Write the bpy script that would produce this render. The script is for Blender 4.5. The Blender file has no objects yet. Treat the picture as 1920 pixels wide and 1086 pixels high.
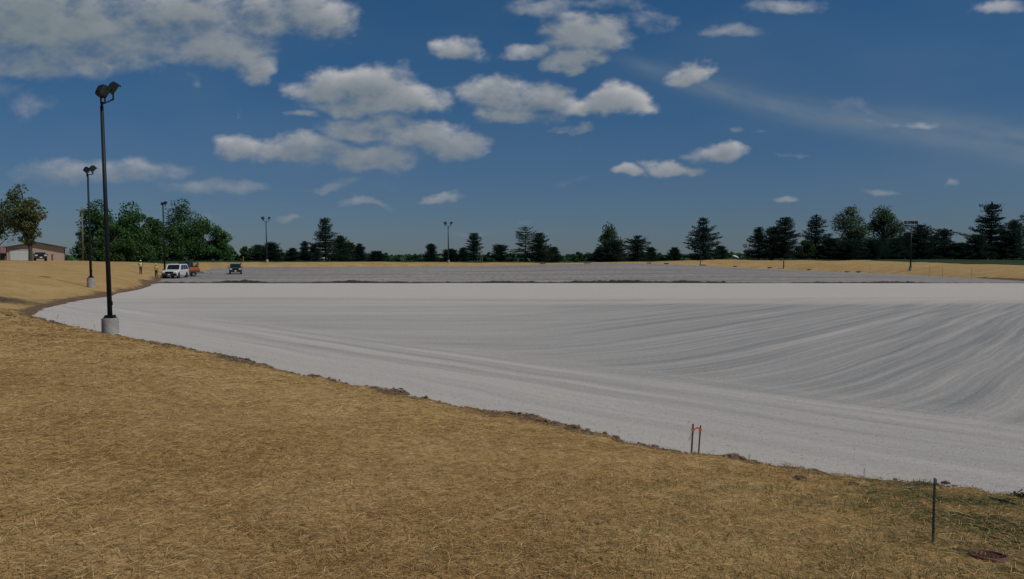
import bpy, bmesh, math, random
import numpy as np
from mathutils import Vector, Matrix
random.seed(7); rng = np.random.default_rng(7)
SC = bpy.context.scene; COL = SC.collection
R = math.radians; PI = math.pi

# ------------------------------------------------------------------ camera model
H = 2.7; F = 1550.0; PITCH = math.atan(55/F)
def ray(px, py):
    u = (px-960)/F; v = (543-py)/F
    return np.array([u, math.cos(PITCH)+v*math.sin(PITCH), -math.sin(PITCH)+v*math.cos(PITCH)])

# ------------------------------------------------------------------ numpy noise
def _hash(ix, iy, seed):
    n = (ix.astype(np.int64)*374761393 + iy.astype(np.int64)*668265263 + seed*1442695041) & 0xffffffff
    n = ((n ^ (n >> 13))*1274126177) & 0xffffffff
    return ((n ^ (n >> 16)) & 0xffff)/65535.0
def vnoise(x, y, seed=0):
    ix = np.floor(x); iy = np.floor(y); fx = x-ix; fy = y-iy
    fx = fx*fx*(3-2*fx); fy = fy*fy*(3-2*fy)
    a = _hash(ix, iy, seed); b = _hash(ix+1, iy, seed); c = _hash(ix, iy+1, seed); d = _hash(ix+1, iy+1, seed)
    return (a+(b-a)*fx)*(1-fy)+(c+(d-c)*fx)*fy
def fbm(x, y, oct=4, seed=0):
    s = 0; a = .5; t = 0
    for k in range(oct):
        s = s+a*vnoise(x*2**k, y*2**k, seed+k*17); t += a; a *= .5
    return s/t*2-1

# ------------------------------------------------------------------ terrain
# lot outline (plan), with the crest height and the length scale of the bank outside each point
BND = np.array([
 # x, y, crest z, L
 (43.6,-31.7,1.2,4.6),(9.3,6.1,1.2,4.6),(5.95,9.05,1.2,4.6),(5.3,9.5,1.2,4.6),(4.4,9.95,1.2,4.6),(3.4,10.6,1.2,4.6),(2.3,11.6,1.2,4.6),(-8.0,22.8,1.2,4.6),(-22.5,38.5,1.3,4.6),(-25.2,43.2,1.15,4.6),(-27.6,51,1.5,8),(-31.0,64,2.55,9),
 (-34.0,76,2.82,9.5),(-41,95,2.86,9),(-46,109,2.86,8),(-52,130,2.8,8),(-60,165,2.6,7),(-66,182,2.5,4),
 (-30,190,2.35,4),(0,195,2.22,4),(22,198,2.1,4),(34,199,2.3,5),(50,197,3.05,8),(62,185,2.9,8),(68,165,2.35,8),
 (70,144,1.95,7),(66,110,1.4,6),(63,90,1.4,6),(66,40,1.5,6),(75,-40,1.5,6)], float)
def bnd_query(x, y):
    """signed distance (outside positive), crest z and L at the nearest outline point"""
    x = np.asarray(x, float); y = np.asarray(y, float)
    best = np.full(x.shape, 1e18); cz = np.zeros(x.shape); LL = np.ones(x.shape); inside = np.zeros(x.shape, bool)
    bx = np.zeros(x.shape); by = np.zeros(x.shape)
    n = len(BND)
    for i in range(n):
        a = BND[i]; b = BND[(i+1) % n]; dx = b[0]-a[0]; dy = b[1]-a[1]
        t = np.clip(((x-a[0])*dx+(y-a[1])*dy)/(dx*dx+dy*dy), 0, 1)
        qx = a[0]+t*dx; qy = a[1]+t*dy; d = (x-qx)**2+(y-qy)**2
        m = d < best; best = np.where(m, d, best)
        cz = np.where(m, a[2]+(b[2]-a[2])*t, cz); LL = np.where(m, a[3]+(b[3]-a[3])*t, LL)
        bx = np.where(m, qx, bx); by = np.where(m, qy, by)
        c = ((a[1] > y) != (b[1] > y)) & (x < (b[0]-a[0])*(y-a[1])/(b[1]-a[1]+1e-12)+a[0])
        inside ^= c
    s = np.sqrt(best); return np.where(inside, -s, s), cz, LL, bx, by
def gz(x, y):
    r = np.interp(x, [-66,-30,0,25,40,58,68,80], [1.3,1.3,1.45,1.95,1.6,.8,.35,.2])
    t = np.clip((y-97)/98, 0, 1.1)
    return r*t
def ground_parts(x, y):
    s, cz, L, bx, by = bnd_query(x, y)
    near = np.clip(1-np.hypot(x, y)/70, 0, 1)
    s2 = s + (.35*fbm(x*.9, y*.9, 3, 3)+.22*fbm(x*4, y*4, 2, 9))*np.clip(.35+near, 0, 1) + .6*fbm(x*.13, y*.13, 2, 21)*(1-near)
    base = gz(bx, by)
    out = base+(cz-base)*(1-np.exp(-np.maximum(s2, 0)/L))
    # slow drift to the level country beyond
    k = np.clip((s-30)/170, 0, 1); k = k*k*(3-2*k)
    out = out+(2.25-out)*k
    z = np.where(s2 > 0, out, gz(x, y)+np.maximum(s2*.5, -.3))
    rough = .035*fbm(x*1.3, y*1.3, 3, 5)+.10*fbm(x*.22, y*.22, 2, 6)*np.clip(s/4, 0, 1)
    toe = np.exp(-((s2-.35)/.5)**2)*(.07*fbm(x*3.1, y*3.1, 3, 8)+.035)
    toe = toe*np.clip(1.4-np.hypot(x, y)/60, 0, 1)
    z = z+np.where(s2 > -.4, rough*np.clip(.3+s/2, 0, 1)+toe, 0)
    return z, s, s2
def ground(x, y): return ground_parts(np.asarray(x, float), np.asarray(y, float))[0]
def gravel(x, y):
    return gz(x, y)+.018*fbm(x*.25, y*.25, 3, 31)
def surf(x, y):
    z, s, s2 = ground_parts(np.asarray(x, float), np.asarray(y, float))
    return np.where(s < 1.2, np.maximum(z, gravel(x, y)), z)
def hit(px, py, dmax=900):
    d = ray(px, py); d = d/d[1]
    t = np.exp(np.linspace(math.log(2), math.log(dmax), 5000))
    z = H+d[2]*t-surf(d[0]*t, t)
    i = np.argmax(z < 0)
    if not (z < 0).any(): i = len(t)-1
    return Vector((d[0]*t[i], t[i], float(surf(d[0]*t[i], t[i]))))
def at(px, dist, z=None):
    x = (px-960)/F*dist
    return Vector((x, dist, float(surf(x, dist)) if z is None else z))
def ztop(py, dist): 
    d = ray(960, py); return H+d[2]/d[1]*dist

# ------------------------------------------------------------------ materials
def mat(name, col, rough=.8, metal=0, noise=0, scale=5, col2=None, spec=.5, bump=0, emit=None, coord='Object', stretch=(1,1,1), coat=0):
    m = bpy.data.materials.new(name); m.use_nodes = True
    nt = m.node_tree; N = nt.nodes; b = N['Principled BSDF']
    b.inputs['Base Color'].default_value = (*col, 1); b.inputs['Roughness'].default_value = rough
    b.inputs['Metallic'].default_value = metal; b.inputs['Specular IOR Level'].default_value = spec
    b.inputs['Coat Weight'].default_value = coat
    if noise or col2 or bump:
        tc = N.new('ShaderNodeTexCoord'); mp = N.new('ShaderNodeMapping'); mp.inputs['Scale'].default_value = stretch
        nt.links.new(tc.outputs[coord], mp.inputs['Vector'])
        n = N.new('ShaderNodeTexNoise'); n.inputs['Scale'].default_value = scale; n.inputs['Detail'].default_value = 6
        n.inputs['Roughness'].default_value = .65
        nt.links.new(mp.outputs[0], n.inputs['Vector'])
        r = N.new('ShaderNodeValToRGB'); c2 = col2 or tuple(c*(1-noise) for c in col)
        r.color_ramp.elements[0].position = .35; r.color_ramp.elements[1].position = .65
        r.color_ramp.elements[0].color = (*c2, 1); r.color_ramp.elements[1].color = (*col, 1)
        nt.links.new(n.outputs['Fac'], r.inputs[0]); nt.links.new(r.outputs[0], b.inputs['Base Color'])
        if bump:
            bp = N.new('ShaderNodeBump'); bp.inputs['Strength'].default_value = bump; bp.inputs['Distance'].default_value = .02
            nt.links.new(n.outputs['Fac'], bp.inputs['Height']); nt.links.new(bp.outputs[0], b.inputs['Normal'])
    return m
def attr_mat(name, rough=.9, sub=0):
    """colour from the per-face colour attribute 'tint' (each strand or leaf its own colour)"""
    m = bpy.data.materials.new(name); m.use_nodes = True; nt = m.node_tree; b = nt.nodes['Principled BSDF']
    a = nt.nodes.new('ShaderNodeAttribute'); a.attribute_name = 'tint'
    nt.links.new(a.outputs['Color'], b.inputs['Base Color']); b.inputs['Roughness'].default_value = rough
    b.inputs['Specular IOR Level'].default_value = .25
    if sub:
        tr = nt.nodes.new('ShaderNodeBsdfTranslucent'); mx = nt.nodes.new('ShaderNodeMixShader'); mx.inputs[0].default_value = sub
        nt.links.new(a.outputs['Color'], tr.inputs[0]); nt.links.new(b.outputs[0], mx.inputs[1]); nt.links.new(tr.outputs[0], mx.inputs[2])
        nt.links.new(mx.outputs[0], nt.nodes['Material Output'].inputs[0])
    return m

# ------------------------------------------------------------------ object helpers
def tag(o, label=None, cat=None, group=None, kind=None):
    if label: o['label'] = label
    if cat: o['category'] = cat
    if group: o['group'] = group
    if kind: o['kind'] = kind
    return o
def empty(name, loc, rz=0, label=None, cat=None, group=None):
    o = bpy.data.objects.new(name, None); COL.objects.link(o); o.location = loc; o.rotation_euler = (0, 0, rz)
    return tag(o, label, cat, group)
def link_mesh(name, me, m, parent=None, smooth=False):
    if m: me.materials.append(m)
    o = bpy.data.objects.new(name, me); COL.objects.link(o)
    if parent: o.parent = parent
    if smooth: me.polygons.foreach_set('use_smooth', [True]*len(me.polygons))
    return o
def np_mesh(name, V, Q, m, parent=None, tint=None, smooth=False):
    """V (n,3), Q (f,k)"""
    me = bpy.data.meshes.new(name); V = np.asarray(V, np.float32); Q = np.asarray(Q, np.int32); k = Q.shape[1]
    me.vertices.add(len(V)); me.vertices.foreach_set('co', V.ravel())
    me.loops.add(Q.size); me.loops.foreach_set('vertex_index', Q.ravel())
    me.polygons.add(len(Q)); me.polygons.foreach_set('loop_start', np.arange(0, Q.size, k, dtype=np.int32))
    if smooth: me.polygons.foreach_set('use_smooth', np.ones(len(Q), bool))
    me.update(calc_edges=True)
    if tint is not None:
        a = me.attributes.new('tint', 'FLOAT_COLOR', 'FACE' if len(tint) == len(Q) and len(Q) != len(V) else 'POINT')
        c = np.ones((len(tint), 4), np.float32); c[:, :tint.shape[1]] = tint; a.data.foreach_set('color', c.ravel())
    return link_mesh(name, me, m, parent)
def bm_obj(name, bm, m, parent=None, smooth=False, bevel=0):
    if bevel:
        bmesh.ops.bevel(bm, geom=[e for e in bm.edges], offset=bevel, segments=2, affect='EDGES', profile=.6)
    bmesh.ops.recalc_face_normals(bm, faces=bm.faces[:])
    me = bpy.data.meshes.new(name); bm.to_mesh(me); bm.free()
    return link_mesh(name, me, m, parent, smooth)
def box(bm, c, s, rot=None):
    mt = Matrix.Translation(c) @ (rot.to_4x4() if rot else Matrix.Identity(4)) @ Matrix.Diagonal((*s, 1))
    return bmesh.ops.create_cube(bm, size=1, matrix=mt)['verts']
def cyl(bm, a, b, r1, r2=None, seg=16, cap=True):
    a = Vector(a); b = Vector(b); d = b-a
    mt = Matrix.Translation((a+b)/2) @ d.to_track_quat('Z', 'Y').to_matrix().to_4x4()
    return bmesh.ops.create_cone(bm, cap_ends=cap, segments=seg, radius1=r1, radius2=r1 if r2 is None else r2, depth=d.length, matrix=mt)['verts']
def prism(bm, pts, axis, a, b, scale_b=None):
    """extrude outline pts between coordinate a and b along axis 0 (x)"""
    va = [bm.verts.new((a, p[0], p[1])) for p in pts]; vb = [bm.verts.new((b, p[0], p[1])) for p in pts]
    n = len(pts)
    bm.faces.new(va); bm.faces.new(vb[::-1])
    for i in range(n): bm.faces.new((va[i], vb[i], vb[(i+1) % n], va[(i+1) % n]))

# ================================================================== GROUND
def polar(rmin, rmax, fine_to, ratio, ratio2, azf, azc):
    r = [rmin]
    while r[-1] < fine_to: r.append(r[-1]*ratio)
    while r[-1] < rmax: r.append(r[-1]*ratio2)
    r = np.array(r)
    az = np.concatenate([np.arange(-180, -44, azc), np.arange(-44, 44, azf), np.arange(44, 180, azc)])
    return r, np.radians(az)
def polar_grid(r, az):
    A, RR = np.meshgrid(az, r); X = RR*np.sin(A); Y = RR*np.cos(A); return X, Y
def wrap_quads(nr, na, base=0):
    i, j = np.meshgrid(np.arange(nr-1), np.arange(na), indexing='ij'); j2 = (j+1) % na
    return np.stack([i*na+j, i*na+j2, (i+1)*na+j2, (i+1)*na+j], -1).reshape(-1, 4)+base

r, az = polar(.8, 6000, 260, 1.013, 1.08, .19, 4)
X, Y = polar_grid(r, az); Z, S, S2 = ground_parts(X, Y)
V = np.stack([X, Y, Z], -1).reshape(-1, 3)
# centre fan as quads is avoided: one extra ring at radius 0.01
c0 = np.stack([.01*np.sin(az), .01*np.cos(az), np.full(len(az), float(ground(0., 0.)))], -1)
V = np.concatenate([c0, V]); Q = wrap_quads(len(r)+1, len(az))[:, ::-1]
x, y = V[:, 0], V[:, 1]; s, cz, L, bx, by = bnd_query(x, y); rad = np.hypot(x, y)
n1 = fbm(x*.5, y*.5, 4, 41); n2 = fbm(x*.12, y*.12, 3, 43)
# R = grass share, G = bare soil share
grassy = np.clip((s-np.where(x > 20, 17, np.where(y > 150, 7, 26))-4*n2)/4, 0, 1)*(rad > 45)
green_near = np.clip(.28*np.clip((x*.9+4-y*.55)/3, 0, 1)+n1*.5*np.clip((x+3-y*.45)/4, 0, 1), 0, .75)*(rad < 16)
g = np.maximum(grassy, green_near)
swale = np.exp(-(((x+31)/7)**2+((y-47)/5)**2))
soil = np.clip(1.1-s/(.9+.6*n1+1.3*np.clip(rad/60, 0, 1)*(1+n2)), 0, 1)*(.85+.3*n1)*np.where((y > 120), .35, 1)
soil = np.clip(np.maximum(soil*np.where(rad > 30, .8, 1), swale*.6), 0, 1)
g = np.maximum(g, swale*.45)
tint = np.stack([g, soil, np.zeros_like(g)], -1).astype(np.float32)

m = bpy.data.materials.new('straw_ground'); m.use_nodes = True; nt = m.node_tree; N = nt.nodes; Lk = nt.links.new; b = N['Principled BSDF']
b.inputs['Roughness'].default_value = .95; b.inputs['Specular IOR Level'].default_value = .15
def nd(t, **kw):
    n = N.new(t)
    for k, v in kw.items():
        if k in n.inputs: n.inputs[k].default_value = v
        else: setattr(n, k, v)
    return n
def noise(vec, scale, detail=5, rough=.6, dist=0):
    n = nd('ShaderNodeTexNoise', Scale=scale, Detail=detail, Roughness=rough, Distortion=dist); Lk(vec, n.inputs['Vector']); return n.outputs['Fac']
def ramp(f, *stops):
    r_ = N.new('ShaderNodeValToRGB'); e = r_.color_ramp.elements
    while len(e) < len(stops): e.new(.5)
    for q, (p, c) in zip(e, stops): q.position = p; q.color = (*c, 1) if len(c) == 3 else c
    Lk(f, r_.inputs[0]); return r_.outputs[0]
def mixc(f, a, c, bt='MIX'):
    x_ = N.new('ShaderNodeMix'); x_.data_type = 'RGBA'; x_.blend_type = bt
    for v, i in ((f, 0), (a, 6), (c, 7)):
        if isinstance(v, (int, float)): x_.inputs[i].default_value = v
        elif isinstance(v, tuple): x_.inputs[i].default_value = (*v, 1)
        else: Lk(v, x_.inputs[i])
    return x_.outputs[2]
def math_(op, a, c=None, cl=False, d=None):
    x_ = N.new('ShaderNodeMath'); x_.operation = op; x_.use_clamp = cl
    for v, i in ((a, 0), (c, 1), (d, 2)):
        if v is None: continue
        if isinstance(v, (int, float)): x_.inputs[i].default_value = v
        else: Lk(v, x_.inputs[i])
    return x_.outputs[0]
def mapping(vec, sc=(1,1,1), rot=(0,0,0), loc=(0,0,0)):
    mp = N.new('ShaderNodeMapping'); mp.inputs['Scale'].default_value = sc; mp.inputs['Rotation'].default_value = rot; mp.inputs['Location'].default_value = loc
    Lk(vec, mp.inputs['Vector']); return mp.outputs[0]
tc = N.new('ShaderNodeTexCoord').outputs['Object']; at_ = N.new('ShaderNodeAttribute'); at_.attribute_name = 'tint'
sp = N.new('ShaderNodeSeparateColor'); Lk(at_.outputs['Color'], sp.inputs[0])
sA = noise(mapping(tc, (30, 14, 12), (0, 0, .5)), 1, 6, .7, .6)
sB = noise(mapping(tc, (13, 32, 12), (0, 0, .25)), 1, 6, .7, .6)
big = noise(tc, .35, 5, .65); mid = noise(tc, 2.2, 6, .7)
st = math_('MULTIPLY_ADD', sA, .5, False, math_('MULTIPLY', sB, .5))
straw = ramp(st, (.34, (.14, .09, .04)), (.46, (.36, .245, .105)), (.60, (.57, .41, .19)))
straw = mixc(ramp(big, (.35, (0, 0, 0)), (.65, (1, 1, 1))), straw, mixc(1.0, straw, (.80, .74, .62), 'MULTIPLY'))
straw = mixc(math_('MULTIPLY', ramp(mid, (.5, (0, 0, 0)), (.72, (1, 1, 1))), .5), straw, (.20, .13, .058))
soilc = ramp(noise(tc, 7, 8, .7), (.3, (.06, .040, .025)), (.55, (.15, .098, .058)), (.75, (.26, .18, .11)))
grassc = ramp(noise(tc, 1.2, 8, .75), (.3, (.014, .030, .012)), (.6, (.028, .052, .018)), (.8, (.07, .085, .03)))
fS = math_('MULTIPLY_ADD', mid, .9, False, math_('SUBTRACT', math_('MULTIPLY', sp.outputs[1], 1.5), .65))
fS = ramp(fS, (.35, (0, 0, 0)), (.6, (1, 1, 1)))
c = mixc(fS, straw, soilc)
fG = math_('ADD', math_('MULTIPLY', sp.outputs[0], 1.5), math_('SUBTRACT', noise(tc, 5, 6, .7), .75))
c = mixc(ramp(fG, (.2, (0, 0, 0)), (.5, (1, 1, 1))), c, grassc)
Lk(c, b.inputs['Base Color'])
bp = nd('ShaderNodeBump', Strength=.7, Distance=.03); Lk(math_('ADD', st, mid), bp.inputs['Height']); Lk(bp.outputs[0], b.inputs['Normal'])
g_o = np_mesh('ground', V, Q, m, tint=tint, smooth=True); tag(g_o, kind='structure')

# ================================================================== GRAVEL LOT
r, az = polar(3, 290, 290, 1.02, 1.02, .35, 3)
X, Y = polar_grid(r, az); sg = bnd_query(X, Y)[0]
V = np.stack([X, Y, gravel(X, Y)], -1).reshape(-1, 3); Q = wrap_quads(len(r), len(az))[:, ::-1]
keep = (sg.ravel()[Q] < 1.3).all(1); Q = Q[keep]
used, inv = np.unique(Q, return_inverse=True); V = V[used]; Q = inv.reshape(-1, 4)
m = bpy.data.materials.new('crushed_stone'); m.use_nodes = True; nt = m.node_tree; N = nt.nodes; Lk = nt.links.new; b = N['Principled BSDF']
b.inputs['Roughness'].default_value = .95; b.inputs['Specular IOR Level'].default_value = .1
tc = N.new('ShaderNodeTexCoord').outputs['Object']
sx = N.new('ShaderNodeSeparateXYZ'); Lk(tc, sx.inputs[0]); px_, py_ = sx.outputs[0], sx.outputs[1]
def smooth(f, lo, hi):
    n = N.new('ShaderNodeMapRange'); n.interpolation_type = 'SMOOTHSTEP'; Lk(f, n.inputs[0]); n.inputs[1].default_value = lo; n.inputs[2].default_value = hi; return n.outputs[0]
def comb(a, c, d=0.0):
    n = N.new('ShaderNodeCombineXYZ')
    for v, i in ((a, 0), (c, 1), (d, 2)):
        if isinstance(v, (int, float)): n.inputs[i].default_value = v
        else: Lk(v, n.inputs[i])
    return n.outputs[0]
warp = noise(tc, .06, 3, .5)
# lane frame: distance from the near bank and position along it
sl = math_('SUBTRACT', math_('ADD', math_('MULTIPLY', px_, .737), math_('MULTIPLY', py_, .676)), 9.5)
tl = math_('SUBTRACT', math_('MULTIPLY', px_, .676), math_('MULTIPLY', py_, .737))
slw = math_('ADD', sl, math_('MULTIPLY', warp, 3.0))
lane = noise(comb(math_('MULTIPLY', slw, 1.6), math_('MULTIPLY', tl, .05)), 1, 6, .62)
# fan of grader passes spreading from the far right end
ax = math_('SUBTRACT', px_, 40.0); ay = math_('SUBTRACT', py_, 56.0)
ang = math_('ARCTAN2', ay, ax); rr = math_('SQRT', math_('ADD', math_('MULTIPLY', ax, ax), math_('MULTIPLY', ay, ay)))
ang = math_('ADD', ang, math_('MULTIPLY', rr, .0045))
ang = math_('ADD', math_('MULTIPLY', warp, .06), ang)
qa = math_('SUBTRACT', 11.0, py_); qb = math_('SUBTRACT', math_('MULTIPLY', px_, .8), math_('MULTIPLY', py_, .6))
qq = math_('ADD', math_('SMOOTH_MAX', qa, qb, False, 4.5), math_('MULTIPLY', warp, 1.1)); qt = math_('ADD', math_('MULTIPLY', px_, .6), math_('MULTIPLY', py_, .8))
fan = noise(comb(math_('MULTIPLY', qq, .75), math_('MULTIPLY', qt, .02)), 1, 7, .72)
fan2 = noise(comb(math_('MULTIPLY', qq, 3.6), math_('MULTIPLY', qt, .04), 3.0), 1, 5, .7)
wide = noise(comb(math_('MULTIPLY', px_, .018), math_('MULTIPLY', math_('ADD', py_, math_('MULTIPLY', warp, 6.0)), .14)), 1, 5, .6)
streak = noise(comb(math_('MULTIPLY', px_, .05), math_('MULTIPLY', math_('ADD', py_, math_('MULTIPLY', warp, 8.0)), .8), 5.0), 1, 5, .65)
# dustiness 0 dark stone .. 1 pale fines
d_lane = math_('MULTIPLY_ADD', lane, 1.9, False, -.30)
d_fan = math_('ADD', math_("MULTIPLY_ADD", fan, 1.5, False, -.42), math_('MULTIPLY_ADD', fan2, 1.5, False, -.75))
k_lane = smooth(math_('ADD', sl, math_('MULTIPLY', fan, 1.6)), 8.2, 5.4)                      # 1 near the bank
d_mid = math_('ADD', math_('MULTIPLY', wide, .7), math_('MULTIPLY_ADD', streak, .8, False, -.16))
k_right = smooth(math_('SUBTRACT', px_, math_('MULTIPLY', py_, .10)), -9.0, 7.0)
body_ = mixc(k_right, d_mid, d_fan)
k_far = math_('MULTIPLY', smooth(math_('ADD', py_, math_('MULTIPLY', math_('SUBTRACT', wide, .5), 25.0)), 48.0, 62.0), 1.0)
leftpale = smooth(math_('ADD', math_('ADD', px_, math_('MULTIPLY', py_, .55)), math_('MULTIPLY', wide, 4.0)), 12.0, 4.0)
farv = math_('MULTIPLY_ADD', streak, .45, False, .62)
dst = mixc(k_lane, body_, d_lane)
dst = mixc(math_('MULTIPLY', leftpale, .55), dst, (.8, .8, .8))
dst = mixc(k_far, dst, farv)
edge = smooth(sl, 3.6, .8); dst = mixc(math_('MULTIPLY', edge, .7), dst, (.80, .80, .80))
fine = noise(tc, 9, 8, .8); grit = noise(tc, 34, 4, .8)
dst = math_('ADD', dst, math_('MULTIPLY_ADD', fine, 1.0, False, -.5))
pale = ramp(grit, (.3, (.40, .375, .34)), (.7, (.57, .535, .485)))
dark = ramp(grit, (.35, (.13, .138, .142)), (.62, (.31, .315, .31)))
colr = mixc(ramp(dst, (.1, (0, 0, 0)), (.85, (1, 1, 1))), dark, pale)
# the older, coarser base stone beyond the ridge
coarse = ramp(noise(mapping(tc, (2.2, .35, 1)), 1, 8, .85), (.34, (.175, .162, .15)), (.64, (.38, .352, .325)))
coarse = mixc(ramp(noise(mapping(tc, (.03, .16, 1)), 1, 5, .6), (.4, (0, 0, 0)), (.62, (1, 1, 1))), coarse, mixc(1.0, coarse, (.70, .72, .75), 'MULTIPLY'))
kf = smooth(math_('ADD', py_, math_('MULTIPLY', math_('SUBTRACT', noise(comb(px_, 0.0), .35, 4, .6), .5), 1.2)), 97.0, 97.4)
colr = mixc(kf, colr, coarse)
Lk(colr, b.inputs['Base Color'])
bp = nd('ShaderNodeBump', Strength=.6, Distance=.03)
Lk(math_('ADD', math_('ADD', grit, math_('MULTIPLY', fine, 1.2)), math_('MULTIPLY', mixc(k_lane, fan, lane), 1.5)), bp.inputs['Height']); Lk(bp.outputs[0], b.inputs['Normal'])
lot = np_mesh('gravel_lot', V, Q, m, smooth=True); tag(lot, kind='structure')

# ridge of turned-up dark soil and fabric along the edge of the finished layer
pts = np.arange(-45, 64, .22); n = len(pts)
yc = 97.2+.5*fbm(pts*.12, pts*0, 3, 51)+.12*fbm(pts*1.1, pts*0, 2, 52)
hh = (.10+.22*np.clip(fbm(pts*.22, pts*0+3, 3, 53)+.25, 0, 1)+.10*np.clip(fbm(pts*1.7, pts*0, 2, 54), 0, 1))*np.clip((62-pts)/22, .15, 1)
hh = np.where((pts > 25) & (pts < 33), hh*.3, hh)
prof = [(-.32, -.05), (-.17, .55), (-.03, 1.), (.12, .85), (.33, .35), (.55, -.05)]
V = []; 
for k, (o_, f_) in enumerate(prof):
    jit = .05*fbm(pts*2.3, pts*0+k, 2, 60+k)
    zz = gz(pts, yc+o_)+np.where(f_ < 0, -.08, f_*hh*(1+.5*fbm(pts*2.9, pts*0+k*5, 2, 70)))
    V.append(np.stack([pts+jit, yc+o_+jit, zz], -1))
V = np.stack(V, 1).reshape(-1, 3); kk = len(prof)
i, j = np.meshgrid(np.arange(n-1), np.arange(kk-1), indexing='ij'); Q = np.stack([i*kk+j, (i+1)*kk+j, (i+1)*kk+j+1, i*kk+j+1], -1).reshape(-1, 4)
M_dark = mat('dark_soil', (.045, .040, .036), .95, col2=(.018, .017, .016), scale=1.3, bump=.5)
tag(np_mesh('dirt_ridge', V, Q, M_dark, smooth=True), kind='structure')

# ================================================================== STRAW, GRASS, CLODS (uncountable)
def strands(name, P, length, width, az_, tilt, cols, m, label=None, cat=None, bend=.2):
    n = len(P); d = np.stack([np.cos(az_)*np.cos(tilt), np.sin(az_)*np.cos(tilt), np.sin(tilt)], -1)
    w = np.cross(d, np.array([0, 0, 1.])); w /= np.linalg.norm(w, axis=1, keepdims=True)+1e-9
    ro = rng.uniform(0, .9, n)[:, None]; up = np.cross(w, d); w = w*np.cos(ro)+up*np.sin(ro)
    w = w*width[:, None]/2; a = P-d*length[:, None]/2; c_ = P+d*length[:, None]/2
    mid_ = P+np.array([0, 0, 1.])*(length*bend*rng.uniform(0, 1, n))[:, None]*.4+rng.normal(0, 1, (n, 3))*length[:, None]*.04
    V = np.stack([a-w, a+w, mid_+w, mid_-w, c_+w*.5, c_-w*.5], 1).reshape(-1, 3)
    b_ = np.arange(n)[:, None]*6; Q = np.concatenate([b_+np.array([0, 1, 2, 3]), b_+np.array([3, 2, 4, 5])])
    o = np_mesh(name, V, Q, m, tint=np.concatenate([cols, cols]).astype(np.float32))
    tag(o, label, cat, kind='stuff'); return o
def scatter(n, dmin, dmax, azl=-40, azr=40, power=1.0):
    """points on the ground, denser nearby"""
    u = rng.uniform(0, 1, n); d = dmin*(dmax/dmin)**(u**power); a = np.radians(rng.uniform(azl, azr, n))
    return d*np.sin(a), d*np.cos(a), d
M_straw = attr_mat('straw_strand', .85, .15)
x, y, d = scatter(430000, 2.6, 48, power=.85)
z, s, s2 = ground_parts(x, y); PM = hit(1852, 1043)
gm = 1.0*np.clip(.28*np.clip((x*.9+4-y*.55)/3, 0, 1)+fbm(x*.5, y*.5, 4, 41)*.5*np.clip((x+3-y*.45)/4, 0, 1), 0, .75)
BL = (s2 <= .02) & (s2 > -.9) & (rng.uniform(0, 1, len(x)) < .10*np.exp(s2/.3))
dens = np.where(np.hypot(x-PM.x, y-PM.y) < .135, .04, 1)* np.clip((s2-.1)/1.0, 0, 1)*(.55+.45*np.clip(fbm(x*.8, y*.8, 3, 81)*1.6+.5, 0, 1))*(1-.45*gm)
z = np.maximum(z, gravel(x, y)); k = ((rng.uniform(0, 1, len(x)) < dens) & (s2 > .02)) | BL; x, y, d, z = x[k], y[k], d[k], z[k]; n = len(x)
L_ = (.025+rng.gamma(2., .024, n).clip(0, .17))*(1+d*.03); W_ = np.maximum(rng.uniform(.0018, .0042, n), d*.00042)
big_az = fbm(x*.35, y*.35, 2, 91)*2.5+.35
pal = np.array([(.53, .375, .165), (.42, .285, .12), (.60, .45, .225), (.33, .215, .09), (.72, .59, .35), (.25, .16, .07)])
ci = rng.choice(6, n, p=[.32, .26, .20, .11, .06, .05]); cols = pal[ci]*rng.uniform(.92, 1.16, (n, 1))*np.array([[.96, .94, .90]])
pt = np.clip(fbm(x*.25, y*.25, 3, 95)*1.2+.5, 0, 1)[:, None]; cols = cols*(1-.28*pt*np.array([.6, .8, 1]))
strands('straw_mulch', np.stack([x, y, z+rng.uniform(.001, .028, n)], -1), L_, W_, big_az*.6+rng.normal(0, 1.5, n), rng.normal(0, .16, n), cols, M_straw,
        'loose golden straw mulch spread over the near bank', 'straw')
# green shoots through the straw towards the right
x, y, d = scatter(150000, 3.2, 16, -6, 40)
z, s, s2 = ground_parts(x, y)
gm = 1.0*np.clip(.28*np.clip((x*.9+4-y*.55)/3, 0, 1)+fbm(x*.5, y*.5, 4, 41)*.5*np.clip((x+3-y*.45)/4, 0, 1), 0, .75)
k = (rng.uniform(0, 1, len(x)) < gm*1.1*np.clip(fbm(x*2, y*2, 2, 99)+.6, 0, 1)) & (s2 > .15); x, y, d, z = x[k], y[k], d[k], z[k]; n = len(x)
cols = np.array([(.075, .115, .035)])*rng.uniform(.6, 1.4, (n, 1))+rng.uniform(0, .05, (n, 1))*np.array([[1, .8, .2]])
hgt = rng.uniform(.02, .06, n)
strands('grass', np.stack([x, y, z+hgt*.35], -1), hgt, np.maximum(.003, d*.0005), rng.uniform(0, 6.28, n), rng.uniform(.15, 1.25, n), cols, M_straw,
        'thin green grass shoots coming up through the straw', 'grass')
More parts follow.
